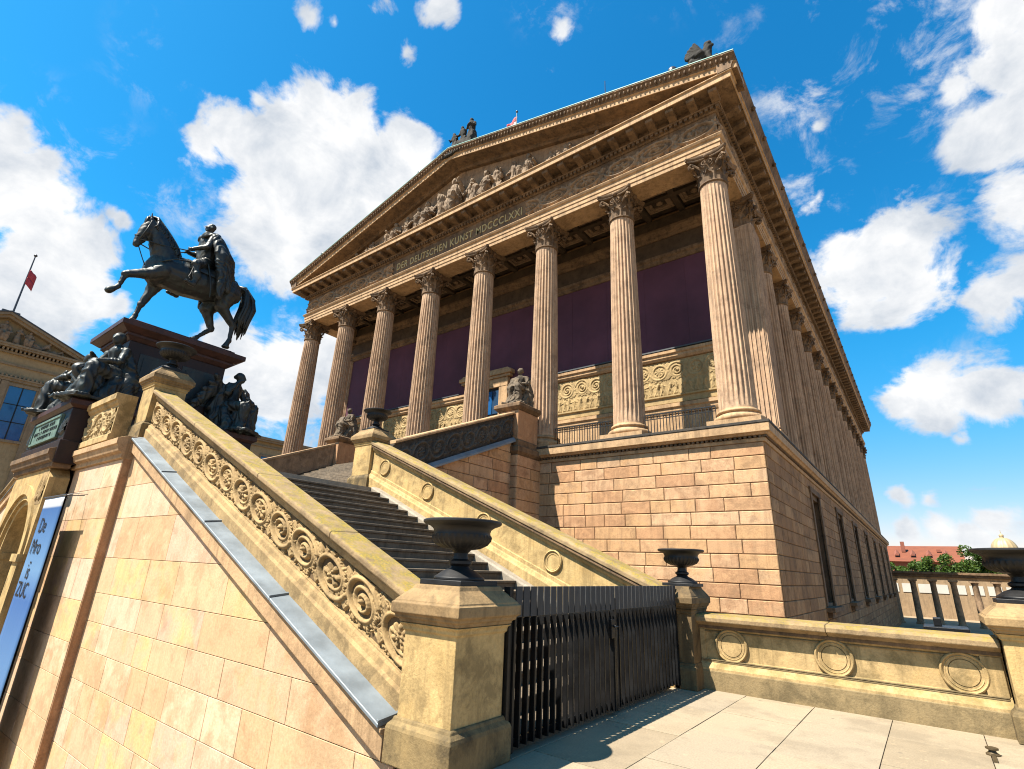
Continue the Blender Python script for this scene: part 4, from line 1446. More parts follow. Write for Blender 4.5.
put_ped(2*XC+13.32, 4.14, 3.95, 'stone pedestal left of the monument, farthest left in the picture', 1.0, .95, 1.14)

# urns ------------------------------------------
def urn_proto():
    t = thing('garden_urn', None, 'urn')
    m = MB(); m.box(-.27, .27, -.27, .27, 0, .05)
    m.lathe([(.25, .05), (.25, .075), (.21, .10), (.17, .13), (.10, .16), (.085, .18)], 32)
    m.build('urn_foot', M['urn'], t, local=True, smooth=35, bevel=.006)
    m = MB(); pr = [(.085, .175), (.115, .20), (.115, .225), (.08, .245), (.07, .30), (.10, .33), (.135, .35)]
    m.lathe(pr, 32); m.build('urn_stem', M['urn'], t, local=True, smooth=40)
    m = MB()
    pr = [(.10, .33), (.19, .345), (.265, .38), (.30, .425), (.305, .455), (.295, .475)]
    m.lathe(pr, 120, mod=lambda a, j: 1-.055*abs(sin(a*15))**.5*(0 < j < 5) if j else 1)
    b = m.build('bowl', M['urn'], t, local=True, smooth=60)
    m = MB()
    m.lathe([(.29, .47), (.285, .50), (.295, .53), (.33, .555), (.385, .575), (.40, .59), (.40, .605), (.385, .615), (.35, .60), (.29, .55), (.10, .50), (.001, .50)], 48, cap=False)
    m.build('rim', M['urn'], b, local=True, smooth=40)
    return t
up = urn_proto()
def put_urn(x, y, z, label, s=1.0, first=False):
    u = up if first else copy_tree(up)
    u.location = (x, y, z); u.scale = (s, s, s); u['label'] = label; u['group'] = 'black iron urns on the pedestals'
put_urn(-3.70, 4.05, 1.468, 'black iron urn on the big pedestal left of the gate', 1.0, True)
put_urn(-3.33, 9.22, 1.468, 'black iron urn on the dark pedestal at the far end of the gate', .96)
put_urn(.90, 9.35, 1.468, 'black iron urn cut by the right picture edge, on the balustrade pedestal', 1.05)
put_urn(-12.0, 9.15, LZ+1.72, 'black iron urn at the top of the stairs in front of the columns', 1.0)
put_urn(-13.32, 4.14, 3.95+1.672, 'dark shallow urn in front of the monument plinth, above the carved parapet', 1.05)
put_urn(2*XC+13.32, 4.14, 3.95+1.672, 'dark urn left of the monument in front of the ochre facade windows', 1.05)

# low balustrade on the right ------------------------------------------
def low_balustrade(x0, x1, y, zb, rings, label, name='ring_balustrade'):
    t = thing(name, label, 'balustrade', ((x0+x1)/2, y+.2, zb))
    m = MB()
    pr = [(y+.45, 0), (y-.06, 0), (y-.06, .30), (y-.03, .34), (y+.0, .37), (y+.02, .40), (y+.02, .41), (y+.05, .425), (y+.05, .83), (y+.02, .845), (y+.02, .86), (y-.0, .88), (y-.0, .905), (y+.45, .905)]
    m.loft([[(x, a, zb+b) for a, b in pr] for x in (x0, x1)])
    w = m.build('wall', M['balustrade'], t, bevel=.005)
    m = MB(); m.box(x0+.001, x1-.001, y-.075, y+.46, zb-.02, zb+.27); m.build('foot', M['foot'], t, bevel=.012)
    m = MB()
    for q in (.372, .395, .80): m.box(x0+.03, x1-.03, y+.0 if q < .5 else y+.03, y+.06, zb+q+.012, zb+q+.024)
    m.build('fillet', M['foot'], t)
    m = MB(); m.box(x0+.01, x1-.01, y-.014, y+.04, zb+.862, zb+.904); m.build('painted_shadow_strip', M['dark_trim'], t)  # dark strip that paints the shadow line below the coping
    for xa, xb in ((x0+.02, x0+.10), (x1-.22, x1-.02)):
        m = MB(); m.box(xa, xb, y+.015, y+.06, zb+.412, zb+.845); m.build('panel_border', M['balustrade'], w, bevel=.005)
    m = MB()
    n = 2; 
    for i in range(n):
        a = x0+(x1-x0)*i/n; b = x0+(x1-x0)*(i+1)/n
        pr = [(y-.02, .906), (y-.06, .93), (y-.11, .955), (y-.13, .96), (y-.13, 1.02), (y-.10, 1.06), (y+.35, 1.075), (y+.5, 1.03), (y+.5, .906)]
        m.loft([[(x, p, zb+q) for p, q in pr] for x in (a+.003, b-.003)])
    m.build('coping', M['coping'], t, bevel=.012)
    for x in rings:
        m = MB()
        ring(m, (x, y+.05, zb+.63), .225, band=.065)
        L0 = [(x+.15*cos(2*pi*k/36), y+.05, zb+.63+.15*sin(2*pi*k/36)) for k in range(36)]
        m.loft([L0, [(p[0], y+.03, p[2]) for p in L0]])
        m.build('ring_ornament', M['balustrade'], t, smooth=50)
    return t
low_balustrade(-3.12, .55, 9.19, 0, (-2.63, -1.25, .15), 'low yellow stone balustrade with three raised rings right of the gate')
low_balustrade(1.31, 5.2, 9.19, 0, (2.0, 3.3, 4.6), 'low yellow stone balustrade continuing beyond the right pedestal')

# the iron gate ------------------------------------------
g = thing('iron_gate', 'black iron gate of close upright bars with grey upper boards, closing the stair', 'gate', (-3.36, 6.65, 0))
gy0, gy1 = 4.47, 8.80
for k, (a, b) in enumerate(((gy0, (gy0+gy1)/2-.003), ((gy0+gy1)/2+.003, gy1))):
    m = MB()
    n = 17
    for i in range(n+1):
        y = a+.02+(b-a-.04)*i/n
        m.box(-3.385, -3.325, y-.011, y+.011, .07, 1.30)          # flat bars on edge
    for z0, z1, xx in ((.10, .14, 0), (1.12, 1.17, 0), (.07, .085, -.01)):
        m.box(-3.40+xx, -3.37+xx, a, b, z0, z1)
    m.box(-3.40, -3.31, a-.0, a+.03, .05, 1.33); m.box(-3.40, -3.31, b-.03, b, .05, 1.33)
    leaf = m.build('gate_leaf', M['iron'], g)
    m = MB()
    for i in range(n):
        y = a+(b-a)*(i+.5)/n; w = (b-a)/n*.41
        m.box(-3.322, -3.306, y-w, y+w, 1.19, 1.475)
    m.build('upper_boards', M['iron_panel'], leaf, bevel=.003)
    m = MB(); m.box(-3.40, -3.30, b-.12 if k == 0 else a+.02, b-.02 if k == 0 else a+.12, .86, 1.08)
    if k == 0:
        m.tube([(-3.30, b-.07, 1.0), (-3.24, b-.07, 1.0), (-3.24, b-.17, 1.0)], .011, 8)
        m.build('lock', M['iron'], leaf, bevel=.006)
for y in (gy0-.035, gy1+.035):
    m = MB(); m.box(-3.41, -3.33, y-.03, y+.03, 0, 1.47); m.build('gate_post', M['iron'], g, bevel=.005)

# ------------------------------------------------------------------ upper flight to the portico
XR, XL = -11.3, 2*XC+11.3
PY0, PY1 = 9.25, 15.0
up2 = thing('portico_stair', 'short dark upper flight of steps between blackened parapets leading to the portico', 'staircase', (XC, 12, LZ))
nr = 16
for i in range(nr):
    m = MB(); z = LZ+(i+1)*(FZ-LZ)/nr; y = PY0+i*(PY1-PY0)/nr
    m.box(XL+.55, XR-.55, y-.02, WY0+.1, z-.16, z-.001*(i == nr-1))
    m.build('step', M['step'], up2, bevel=.01)
zp = lambda y: 4.82+.412*(y-9.1)             # top edge of the upper parapets
for sd in (1, -1):
    t = thing('upper_parapet', 'blackened relief parapet sloping up to the %s seated stone figure' % ('right' if sd > 0 else 'left'), 'parapet', (XR if sd > 0 else XL, 12, LZ))
    def mk(m, name, mat, par=t, **k):
        if sd < 0: m.mirror_x(XC)
        return m.build(name, M[mat], par, **k)
    def ysweep(m, prof, y0, y1):
        m.loft([[(XR+o, y, zp(y)+dz) for o, dz in prof] for y in (y0, y1)])
    m = MB(); ysweep(m, [(-.5, -1.12), (.03, -1.12), (.03, -.98), (-.03, -.95), (-.03, -.16), (.02, -.13), (.02, -.10), (-.5, -.10)], 9.3, 14.75)
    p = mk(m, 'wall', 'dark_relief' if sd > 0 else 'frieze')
    m = MB(); ysweep(m, [(-.54, -.098), (.06, -.098), (.07, -.04), (.05, 0), (-.52, 0)], 9.3, 14.75); mk(m, 'coping', 'trim', bevel=.01)
    m = MB(); ysweep(m, [(-.1, -1.16), (.16, -1.16), (.16, -1.10), (.04, -.985), (-.1, -.985)], 9.3, 14.75); mk(m, 'zinc_ledge', 'zinc')
    L = 5.4; h = relief(L, .74, .02, scroll_strokes(L, .74, 8, 12))*1.6
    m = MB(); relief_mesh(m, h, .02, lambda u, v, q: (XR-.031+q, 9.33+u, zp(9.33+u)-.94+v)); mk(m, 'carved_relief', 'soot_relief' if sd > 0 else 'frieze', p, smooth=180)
    m = MB()
    zs = [GZ+.38*i for i in range(23)]
    ashlar(m, lambda u, z, d: (XR-.02+d, u, z), 9.3, 14.72, zs, .7, 1.3, .018, .014, seed=31)
    m.clip((XR, 9.1, 4.82-1.12), Vector((0, -.412, 1)).normalized())
    mk(m, 'flank_wall', 'podium', fix=True)
    m = MB(); m.loft([[(x, 9.3, GZ), (x, 14.8, GZ), (x, 14.8, zp(14.8)-1.1), (x, 9.3, zp(9.3)-1.1)] for x in (XR-.5, XR-.03)]); mk(m, 'flank_core', 'joint')
    # block that carries the seated figure
    m = MB()
    zs = [GZ+.395*i for i in range(21)]
    ashlar(m, lambda u, z, d: (XR+.26+d, u, z), 14.7, WY0, zs, .7, 1.3, .018, .014, seed=33)
    ashlar(m, lambda u, z, d: (u, 14.70-d, z), XR-.9, XR+.26, zs, .5, 1.3, .018, .014, seed=34)
    b = mk(m, 'figure_pier', 'podium', fix=True)
    m = MB(); m.box(XR-.9, XR+.24, 14.72, WY0+.1, GZ, 5.6); mk(m, 'pier_core', 'joint', b)
    def sq(e, z): return [(XR-.75-e, 14.78-e, z), (XR+.2+e, 14.78-e, z), (XR+.2+e, 16.05+e*.3, z), (XR-.75-e, 16.05+e*.3, z)]
    m = MB(); m.loft([sq(.06, 5.5), sq(.16, 5.62), (sq(.16, 5.8)), sq(.05, 5.86), sq(.05, 6.05), sq(-.01, 6.12)]); mk(m, 'pier_moulding', 'dark_trim', b, bevel=.01)
    m = MB(); m.loft([sq(0, 6.1), sq(0, 7.22)]); mk(m, 'die', 'podium', b, bevel=.015)
    m = MB(); m.loft([sq(.02, 7.221), sq(.10, 7.30), sq(.14, 7.34), sq(.14, 7.46), sq(.08, 7.50), sq(-.02, 7.53)]); mk(m, 'cap', 'dark_trim', b, bevel=.01)
# ------------------------------------------------------------------ seated figures
def seated(m, s=1.0, face=-1, turn=0.0, wing=False, lean=0.0, book=True, veil=True, armup=False):
    """a draped person seated on a block; feet at z = 0, about 1.62 tall, looking along face*y"""
    def V(x, y, z): return (x*s, y*s*(-face)*-1 if False else y*s, z*s)
    c = lambda a, ra, b, rb_: m.capsule(V(*a), ra*s, V(*b), rb_*s)
    m.box(-.34*s, .34*s, -.02*s, .52*s, 0, .60*s)
    m.box(-.42*s, .42*s, -.66*s, .54*s, 0, .07*s)
    # trunk
    c((0, .14, .72), .20, (lean*.4, .13, 1.02), .175); c((lean*.4, .13, 1.0), .17, (lean*.7, .10, 1.20), .17)
    c((lean*.7-.20, .11, 1.235), .085, (lean*.7+.20, .11, 1.235), .085)
    c((lean*.8, .09, 1.28), .065, (lean*.9, .06, 1.40), .060)
    # head with nose, chin, hair knot
    hx, hy, hz = lean*1.0, .03, 1.50
    R_ = Matrix.Rotation(turn, 3, 'Z')
    def hd(x, y, z):
        v = R_ @ Vector((x, y, z)); return (hx+v.x, hy+v.y, hz+v.z)
    m.ellipsoid(V(*hd(0, 0, .01)), (.098*s, .118*s, .135*s)); m.ellipsoid(V(*hd(0, -.045, -.075)), (.062*s, .062*s, .062*s))
    c(hd(0, -.10, .02), .017, hd(0, -.128, -.02), .022)
    c(hd(-.07, -.07, .05), .020, hd(.07, -.07, .05), .020)
    c(hd(-.03, -.098, -.062), .012, hd(.03, -.098, -.062), .012)
    m.ellipsoid(V(*hd(0, .035, .05)), (.112*s, .115*s, .11*s)); m.ellipsoid(V(*hd(0, .13, .03)), (.06*s, .06*s, .06*s))
    # thighs and shins under the drapery
    for sx in (-1, 1):
        k = (sx*.17, -.40, .66+(.04 if sx > 0 else 0)); f = (sx*.16+(.05 if sx > 0 else 0), -.43+(.12 if sx < 0 else 0), .10)
        c((sx*.12, .10, .68), .165, k, .135); c(k, .13, f, .115); c((f[0], f[1], .07), .06, (f[0]+.02*sx, f[1]-.17, .05), .045)
        c((sx*.24, .1, .5), .13, (sx*.26, -.1, .1), .17)
    m.ellipsoid(V(0, -.22, .40), (.24*s, .20*s, .36*s)); c((-.12, -.34, .45), .10, (-.2, -.40, .08), .14); c((.05, -.40, .52), .07, (.0, -.44, .06), .13)
    # arms
    a1 = (lean*.7+.27, .10, 1.21); e1 = (.36, -.02, .92); w1 = (.20, -.30, .86)
    a2 = (lean*.7-.27, .10, 1.21); e2 = (-.38, .02, .95); w2 = (-.16, -.26, 1.02) if not armup else (-.14, -.10, 1.36)
    c(a1, .085, e1, .07); c(e1, .068, w1, .048); c(w1, .05, (w1[0]-.05, w1[1]-.10, w1[2]-.01), .032)
    c(a2, .085, e2, .07); c(e2, .068, w2, .048); c(w2, .048, (w2[0]+.06, w2[1]-.08, w2[2]+.03), .03)
    for q in range(4):                                  # fingers laid side by side
        c((w1[0]-.05-.005, w1[1]-.10+.02*q-.03, w1[2]-.01), .014, (w1[0]-.13, w1[1]-.12+.02*q-.03, w1[2]-.035), .011)
    if book:
        B = MB(); B.box(-.17*s, .17*s, -.03*s, .03*s, -.22*s, .22*s)
        m.add(B, Matrix.Translation(V(-.05, -.36, .92)) @ Matrix.Rotation(-.5, 4, 'X') @ Matrix.Rotation(.2, 4, 'Z'))
    # cloak over the shoulders and the seat
    if veil:
        c((-.2, .20, 1.15), .10, (-.30, .36, .55), .16); c((.2, .20, 1.15), .10, (.30, .36, .55), .16); c((0, .24, 1.1), .12, (0, .42, .5), .2)
        c((-.30, .3, .5), .15, (-.36, .3, .08), .12); c((.30, .3, .5), .15, (.36, .3, .08), .12)
    if wing:
        for k in range(6):
            c((-.25, .25, 1.15), .06, (-.55-.07*k, .30+.05*k, 1.35-.2*k), .07)

def seated_thing(loc, rz, s, mat, label, cat='statue', fold=.045, vox=.022, tilt=0, **k):
    m = MB(); seated(m, s, **k)
    msk = lambda x, y, z: .12 if z > 1.36*s else (.55 if z > 1.0*s else 1.0)
    me = fuse(m, vox*s, 2, fold*s, 7.5/s, .22, int(loc[1]*10) % 7, msk)
    o = add_mesh(me, 'seated_statue', M[mat]); o.location = loc; o.rotation_euler = (0, tilt, rz)
    tag(o, label, cat, 'seated statues')
    return o
seated_thing((XR-.28, 15.42, 7.53), 0.15, 1.0, 'statue_stone', 'grey stone seated figure with a tablet on the right pier before the portico columns', turn=-.3)
seated_thing((XL+.28, 15.42, 7.53), -.1, 1.0, 'statue_stone', 'grey stone seated figure on the left pier beside the stair-top urn', turn=.5)

# ------------------------------------------------------------------ the rider's monument
MX = -17.5
mon = thing('monument_plinth', 'stepped reddish brown granite plinth with green bronze tablet carrying the bronze rider', 'plinth', (MX, 5.2, LZ))
def slab(m, hw, y0, y1, z0, z1, e0=0, e1=0):
    m.loft([[(MX-hw-e0, y0-e0, z0), (MX+hw+e0, y0-e0, z0), (MX+hw+e0, y1+e0, z0), (MX-hw-e0, y1+e0, z0)], [(MX-hw-e1, y0-e1, z1), (MX+hw+e1, y0-e1, z1), (MX+hw+e1, y1+e1, z1), (MX-hw-e1, y1+e1, z1)]])
m = MB()
slab(m, 1.75, 3.10, 7.5, 3.55, 4.9); slab(m, 1.80, 3.05, 7.55, 3.55, 4.10)
mon_base = m.build('lower_block', M['mahogany_dark'], mon, bevel=.015)
m = MB(); slab(m, 1.76, 3.09, 7.5, 4.901, 4.97, 0, .09); slab(m, 1.85, 3.0, 7.6, 4.97, 5.10); slab(m, 1.85, 3.0, 7.6, 5.101, 5.16, 0, -.08)
m.build('lower_cornice', M['mahogany'], mon, bevel=.008)
m = MB(); slab(m, 1.2, 3.75, 6.8, 5.1, 5.45); slab(m, 1.2, 3.75, 6.8, 5.45, 5.6, 0, -.12); slab(m, .98, 3.98, 6.58, 5.4, 7.2)
m.build('die', M['mahogany_dark'], mon, bevel=.012)
m = MB()
for y0 in (4.3, 5.4):
    m.box(MX+.975, MX+1.0, y0, y0+.95, 5.85, 6.9); m.box(MX+.99, MX+1.02, y0+.1, y0+.85, 5.95, 6.8)
m.box(MX-.75, MX+.75, 3.955, 3.985, 5.8, 6.95); m.box(MX-.62, MX+.62, 3.94, 3.96, 5.92, 6.82)
m.build('bronze_panel', M['bronze'], mon, bevel=.006)
m = MB(); slab(m, .98, 3.98, 6.58, 7.201, 7.30, .02, .12); slab(m, 1.10, 3.86, 6.70, 7.301, 7.38, .02, .02); slab(m, 1.1, 3.86, 6.70, 7.381, 7.50, .06, .24)
slab(m, 1.36, 3.60, 6.96, 7.501, 7.64); slab(m, 1.36, 3.60, 6.96, 7.641, 7.68, 0, -.12)
m.build('cornice', M['mahogany'], mon, bevel=.006)
m = MB(); slab(m, .86, 3.86, 6.80, 7.681, 7.76, .06, .06); slab(m, .86, 3.86, 6.80, 7.761, 7.86); slab(m, .80, 3.92, 6.74, 7.861, 7.90, .03, -.03)
top = m.build('top_slab', M['mahogany'], mon, bevel=.006)
m = MB(); m.box(MX-1.25, MX+1.25, 3.06, 3.10, 4.20, 4.80)
for a, b in ((MX-1.25, MX-1.19), (MX+1.19, MX+1.25)): m.box(a, b, 3.035, 3.06, 4.20, 4.80)
for a, b in ((4.20, 4.26), (4.74, 4.80)): m.box(MX-1.19, MX+1.19, 3.035, 3.06, a, b)
tb = m.build('tablet', M['bronze_green'], mon, bevel=.006)
m = MB(); r = random.Random(2)
for row, (z, n) in enumerate(((4.64, 9), (4.50, 13), (4.36, 8))):       # worn, unreadable raised lines
    for i in range(n):
        x = MX+(i-(n-1)/2)*.165
        m.box(x-.05, x-.03, 3.05, 3.06, z-.045, z+.045)
        if r.random() < .8: m.box(x+.02, x+.04, 3.05, 3.06, z-.045, z+.045)
        if r.random() < .7: m.box(x-.03, x+.02, 3.05, 3.06, z+.02, z+.04)
        if r.random() < .4: m.box(x-.03, x+.02, 3.05, 3.06, z-.045, z-.025)
m.build('raised_lines', M['bronze'], tb)
m = MB()
for sx in (-1, 1):
    h = relief(.45, .62, .02, leaf_strokes(.45, .62, 1, k=1.0))
    relief_mesh(m, h, .02, lambda u, v, q: (MX+sx*1.50-.22+u, 3.095-q*1.3, 4.18+v))
m.build('bronze_wreath', M['bronze'], mon, smooth=180, fix=False)

# four allegories sit on the corners of the lower block
seated_thing((MX+1.30, 3.62, 5.16), radians(18), 1.24, 'bronze', 'dark bronze draped figure seated on the front right corner of the monument', fold=.034, turn=.25, book=False)
seated_thing((MX-1.28, 3.62, 5.16), radians(-38), 1.24, 'bronze', 'dark bronze veiled figure seated on the front left corner of the monument', fold=.034, turn=-.3, lean=-.1, book=True)
seated_thing((MX+1.30, 6.95, 5.16), radians(125), 1.2, 'bronze', 'dark bronze figure with wings seated on the rear right corner of the monument', fold=.034, turn=.2, lean=.08, wing=True, book=True, armup=True)

# horse and rider -------------------------------------------------
K = 17.5/17.0
hs = thing('equestrian_statue', 'dark bronze horse lifting a foreleg, carrying a cloaked bareheaded rider', 'statue', (MX, 5.3, 7.9))
def H(y, z, dx=0.0): return (MX+dx, y*K, 1.65+(z-1.65)*K-.02)
m = MB()
c = lambda a, ra, b, rb_: m.capsule(a, ra, b, rb_, 14)
# trunk: deep chest, narrowing flank, rounded croup
c(H(4.38, 9.78), .50, H(4.95, 9.78), .56); c(H(4.95, 9.78), .56, H(5.65, 9.86), .53); c(H(5.65, 9.90), .52, H(6.22, 10.0), .46)
m.ellipsoid(H(4.25, 9.72), (.44, .42, .52)); c(H(6.1, 9.95, .17), .36, H(6.35, 9.80, .2), .30); c(H(6.1, 9.95, -.17), .36, H(6.35, 9.80, -.2), .30)
c(H(4.75, 10.22), .24, H(5.3, 10.2), .26)
# neck
c(H(4.42, 10.0), .40, H(4.10, 10.55), .31); c(H(4.10, 10.55), .31, H(3.88, 10.98), .215); c(H(3.88, 10.98), .21, H(3.72, 11.10), .17)
c(H(4.55, 10.45), .12, H(4.14, 11.0), .11); c(H(4.14, 11.0), .10, H(3.82, 11.24), .08)
# head
c(H(3.72, 11.05), .175, H(3.62, 10.72), .165); c(H(3.62, 10.74), .15, H(3.54, 10.38), .105); c(H(3.545, 10.40), .10, H(3.53, 10.28), .105)
m.ellipsoid(H(3.78, 10.80), (.13, .16, .17)); c(H(3.72, 10.62), .08, H(3.62, 10.36), .06); c(H(3.60, 10.30), .055, H(3.56, 10.22), .05)
for s in (-1, 1):
    c(H(3.70, 11.20, s*.09), .055, H(3.64, 11.42, s*.12), .018)
    m.ellipsoid(H(3.60, 10.83, s*.135), (.04, .05, .05)); m.ellipsoid(H(3.475, 10.33, s*.06), (.03, .03, .035))
# lifted left foreleg
c(H(4.30, 9.65, .27), .27, H(4.05, 9.42, .27), .20); c(H(4.05, 9.43, .27), .185, H(3.50, 9.16, .26), .105); m.ellipsoid(H(3.47, 9.12, .26), (.11, .12, .12))
c(H(3.47, 9.1, .26), .085, H(3.40, 8.76, .26), .062); m.ellipsoid(H(3.39, 8.70, .26), (.085, .09, .085)); c(H(3.38, 8.68, .26), .07, H(3.30, 8.58, .26), .075)
c(H(3.29, 8.57, .26), .085, H(3.22, 8.50, .26), .105)
# standing right foreleg
c(H(4.40, 9.55, -.25), .25, H(4.28, 9.12, -.25), .165); c(H(4.28, 9.12, -.25), .15, H(4.15, 8.62, -.24), .095); m.ellipsoid(H(4.14, 8.60, -.24), (.10, .11, .12))
c(H(4.13, 8.58, -.24), .075, H(4.09, 8.26, -.24), .06); m.ellipsoid(H(4.085, 8.22, -.24), (.08, .085, .08)); c(H(4.08, 8.2, -.24), .07, H(4.05, 8.04, -.24), .10); m.ellipsoid(H(4.04, 8.0, -.24), (.12, .13, .06))
# hind legs: stifle forward, hock back, upright shank
def hind(dx, stf, hock, fet, hoof):
    c(H(6.20, 9.75, dx), .34, H(*stf, dx), .23); c(H(*stf, dx), .20, H(*hock, dx), .10); m.ellipsoid(H(hock[0]+.02, hock[1], dx), (.095, .12, .13))
    c(H(hock[0], hock[1]-.03, dx), .085, H(*fet, dx), .062); m.ellipsoid(H(*fet, dx), (.082, .09, .085)); c(H(*fet, dx), .07, H(hoof[0], hoof[1]+.05, dx), .095); m.ellipsoid(H(hoof[0], hoof[1], dx), (.12, .14, .06))
hind(-.24, (5.88, 9.22), (6.12, 8.62), (5.80, 8.18), (5.68, 8.01))
hind(.24, (6.12, 9.28), (6.58, 8.78), (6.58, 8.24), (6.52, 8.01))
me = fuse(m, .028, 3, .012, 4, .8, 1)
me.transform(Matrix.Translation(-WORLD[hs.name]))
horse = add_mesh(me, 'horse', M['bronze'], hs)
m = MB()                                            # tail and mane in strands
r = random.Random(8)
for i in range(54):
    a = r.uniform(-1, 1); b = r.uniform(-1, 1)
    m.tube([H(6.55, 10.25, a*.06), H(6.80+.05*b, 10.24-.05*b, a*.10), H(6.98+.14*b, 9.98-.08*b, a*.18), H(7.02+.20*b, 9.6, a*.22), H(6.93+.20*b, 9.15, a*.20), H(6.90+.17*b+r.uniform(-.05, .06), 8.62+r.uniform(-.16, .35), a*.18+r.uniform(-.05, .05))], [.07, .085, .08, .07, .055, .012], 6)
m.build('tail', M['bronze'], hs, smooth=180)
m = MB()
for i in range(30):
    t = i/29
    y0, z0 = 4.50+(3.74-4.50)*t, 10.52+(11.28-10.52)*t**.8
    for s in (1, -1):
        m.tube([H(y0, z0+.05, s*.02), H(y0+.10, z0+.02, s*.12), H(y0+.12+r.uniform(-.03, .05), z0-.20, s*.2), H(y0+.06+r.uniform(-.05, .05), z0-.36, s*.23)], [.05, .055, .045, .012], 5)
for i in range(6): m.tube([H(3.72, 11.30, (i-2.5)*.02), H(3.60, 11.22, (i-2.5)*.03), H(3.56, 10.98, (i-2.5)*.035)], [.04, .04, .012], 5)
m.build('mane', M['bronze'], hs, smooth=180)
m = MB()                                            # saddle cloth, girth, bridle, reins
me_pts = []
loops = []
for k in range(15):
    a = radians(-70+140*k/14)
    loops.append([H(y, 9.84+.60*cos(a)*(1.0 if abs(a) < 1.6 else 1), .60*sin(a)) for y in (4.85, 5.15, 5.5, 5.82)])
i0 = len(m.v)
m.loft([[(p[0]+0, p[1], p[2]) for p in L] + [(p[0]*.985+MX*.015, p[1], p[2]-.05) for p in L[::-1]] for L in loops])
m.build('saddle_cloth', M['bronze'], hs, smooth=60)
m = MB()
for s in (-1, 1):
    m.tube([H(3.55, 10.40, s*.12), H(3.75, 10.42, s*.22), H(4.1, 10.42, s*.34), H(4.6, 10.62, s*.2), H(4.84, 10.74, s*.08)], .018, 6)
    m.tube([H(3.55, 10.40, s*.115), H(3.64, 10.80, s*.18), H(3.70, 11.14, s*.14)], .02, 6)
    m.tube([H(4.22, 9.9, s*.47), H(4.5, 10.1, s*.49), H(4.9, 10.2, s*.5)], .022, 6)
m.tube([H(3.50, 10.52, -.13), H(3.44, 10.54, 0), H(3.50, 10.52, .13)], .02, 6)
m.tube([H(4.22, 9.9, .47), H(3.93, 9.75, .2), H(3.9, 9.72, 0), H(3.93, 9.75, -.2), H(4.22, 9.9, -.47)], .025, 6)
m.tube([H(3.58, 10.28, 0), H(3.74, 9.98, 0), H(3.88, 9.74, 0)], .014, 6)
m.build('bridle', M['bronze'], hs, smooth=180)
# rider
def HR(y, z, dx=0.0): return H(5.42+(y-5.3)*1.08, 10.42+(z-10.4)*1.08, dx*1.1)
m = MB()
c = lambda a, ra, b, rb_: m.capsule(a, ra, b, rb_, 12)
c(HR(5.32, 10.52), .31, HR(5.27, 10.95), .30); c(HR(5.27, 10.95), .30, HR(5.27, 11.26), .30); c(HR(5.27, 11.36, -.27), .13, HR(5.27, 11.36, .27), .13)
c(HR(5.24, 11.42), .085, HR(5.22, 11.60), .08)
hx = (5.20, 11.75)
m.ellipsoid(HR(*hx), (.115, .14, .16)); m.ellipsoid(HR(hx[0]-.05, hx[1]-.09), (.075, .08, .08)); c(HR(hx[0]-.125, hx[1]+.03), .02, HR(hx[0]-.16, hx[1]-.02), .026)
m.ellipsoid(HR(hx[0]+.03, hx[1]+.06), (.13, .135, .12))
for s in (-1, 1):
    m.ellipsoid(HR(hx[0], hx[1]-.01, s*.115), (.02, .035, .045)); c(HR(hx[0]-.1, hx[1]-.02, s*.08), .035, HR(hx[0]-.08, hx[1]-.1, s*.075), .03)
    # thigh gripping the saddle, shin, boot in the stirrup
    c(HR(5.28, 10.48, s*.18), .20, HR(4.92, 10.16, s*.52), .155); c(HR(4.92, 10.16, s*.52), .14, HR(4.98, 9.66, s*.58), .095); c(HR(4.98, 9.64, s*.58), .085, HR(4.95, 9.52, s*.58), .085)
    c(HR(4.97, 9.50, s*.58), .075, HR(4.74, 9.52, s*.60), .06)
    c(HR(5.0, 9.78, s*.57), .13, HR(4.97, 9.84, s*.57), .13)
    # arms, hands closed on the reins
    e = HR(5.12, 10.90, s*.40); w = HR(4.84, 10.76, s*.16)
    c(HR(5.25, 11.34, s*.28), .115, e, .095); c(e, .09, w, .065); m.ellipsoid(HR(4.80, 10.75, s*.12), (.07, .075, .07))
    for q in range(4): c(HR(4.75, 10.79-.035*q, s*.14), .02, HR(4.75, 10.79-.035*q, s*.06), .018)
me = fuse(m, .022, 2, .014, 9, .4, 5)
me.transform(Matrix.Translation(-WORLD[hs.name]))
rider = add_mesh(me, 'rider', M['bronze'], hs)
m = MB()                                            # cloak with long folds over the horse's back
c = lambda a, ra, b, rb_: m.capsule(a, ra, b, rb_, 10)
for k in range(17):
    a = radians(-105+210*k/16)
    ca, sa = cos(a), sin(a)
    sh_ = HR(5.32+.22*ca, 11.34, .34*sa)
    md = HR(5.52+.42*ca, 10.75, .58*sa)
    lo1 = H(5.72+.45*max(0, ca), 10.05+.45*max(0, ca)**1.5, .66*sa)
    lo2 = H(5.82+.42*max(0, ca)+.05*sin(k*2.1), 9.38+.95*max(0, ca)**1.2, .68*sa)
    c(sh_, .11, md, .12); c(md, .12, lo1, .12); c(lo1, .115, lo2, .085)
c(HR(5.08, 11.36, -.2), .10, HR(5.08, 11.36, .2), .10); c(HR(5.10, 11.38, .2), .11, HR(5.34, 11.40, .28), .12); c(HR(5.10, 11.38, -.2), .11, HR(5.34, 11.40, -.28), .12)
me = fuse(m, .028, 2, .035, 6, .15, 3)
me.transform(Matrix.Translation(-WORLD[hs.name]))
add_mesh(me, 'cloak', M['bronze'], rider)
m = MB()
for s in (-1, 1):
    m.tube([H(4.95, 10.1, s*.64), H(4.90, 9.75, s*.65), H(4.86, 9.6, s*.65)], .014, 5)
    m.tube([H(4.90, 9.62, s*.55), H(4.88, 9.45, s*.53), H(4.88, 9.44, s*.67), H(4.90, 9.62, s*.67)], .018, 5)
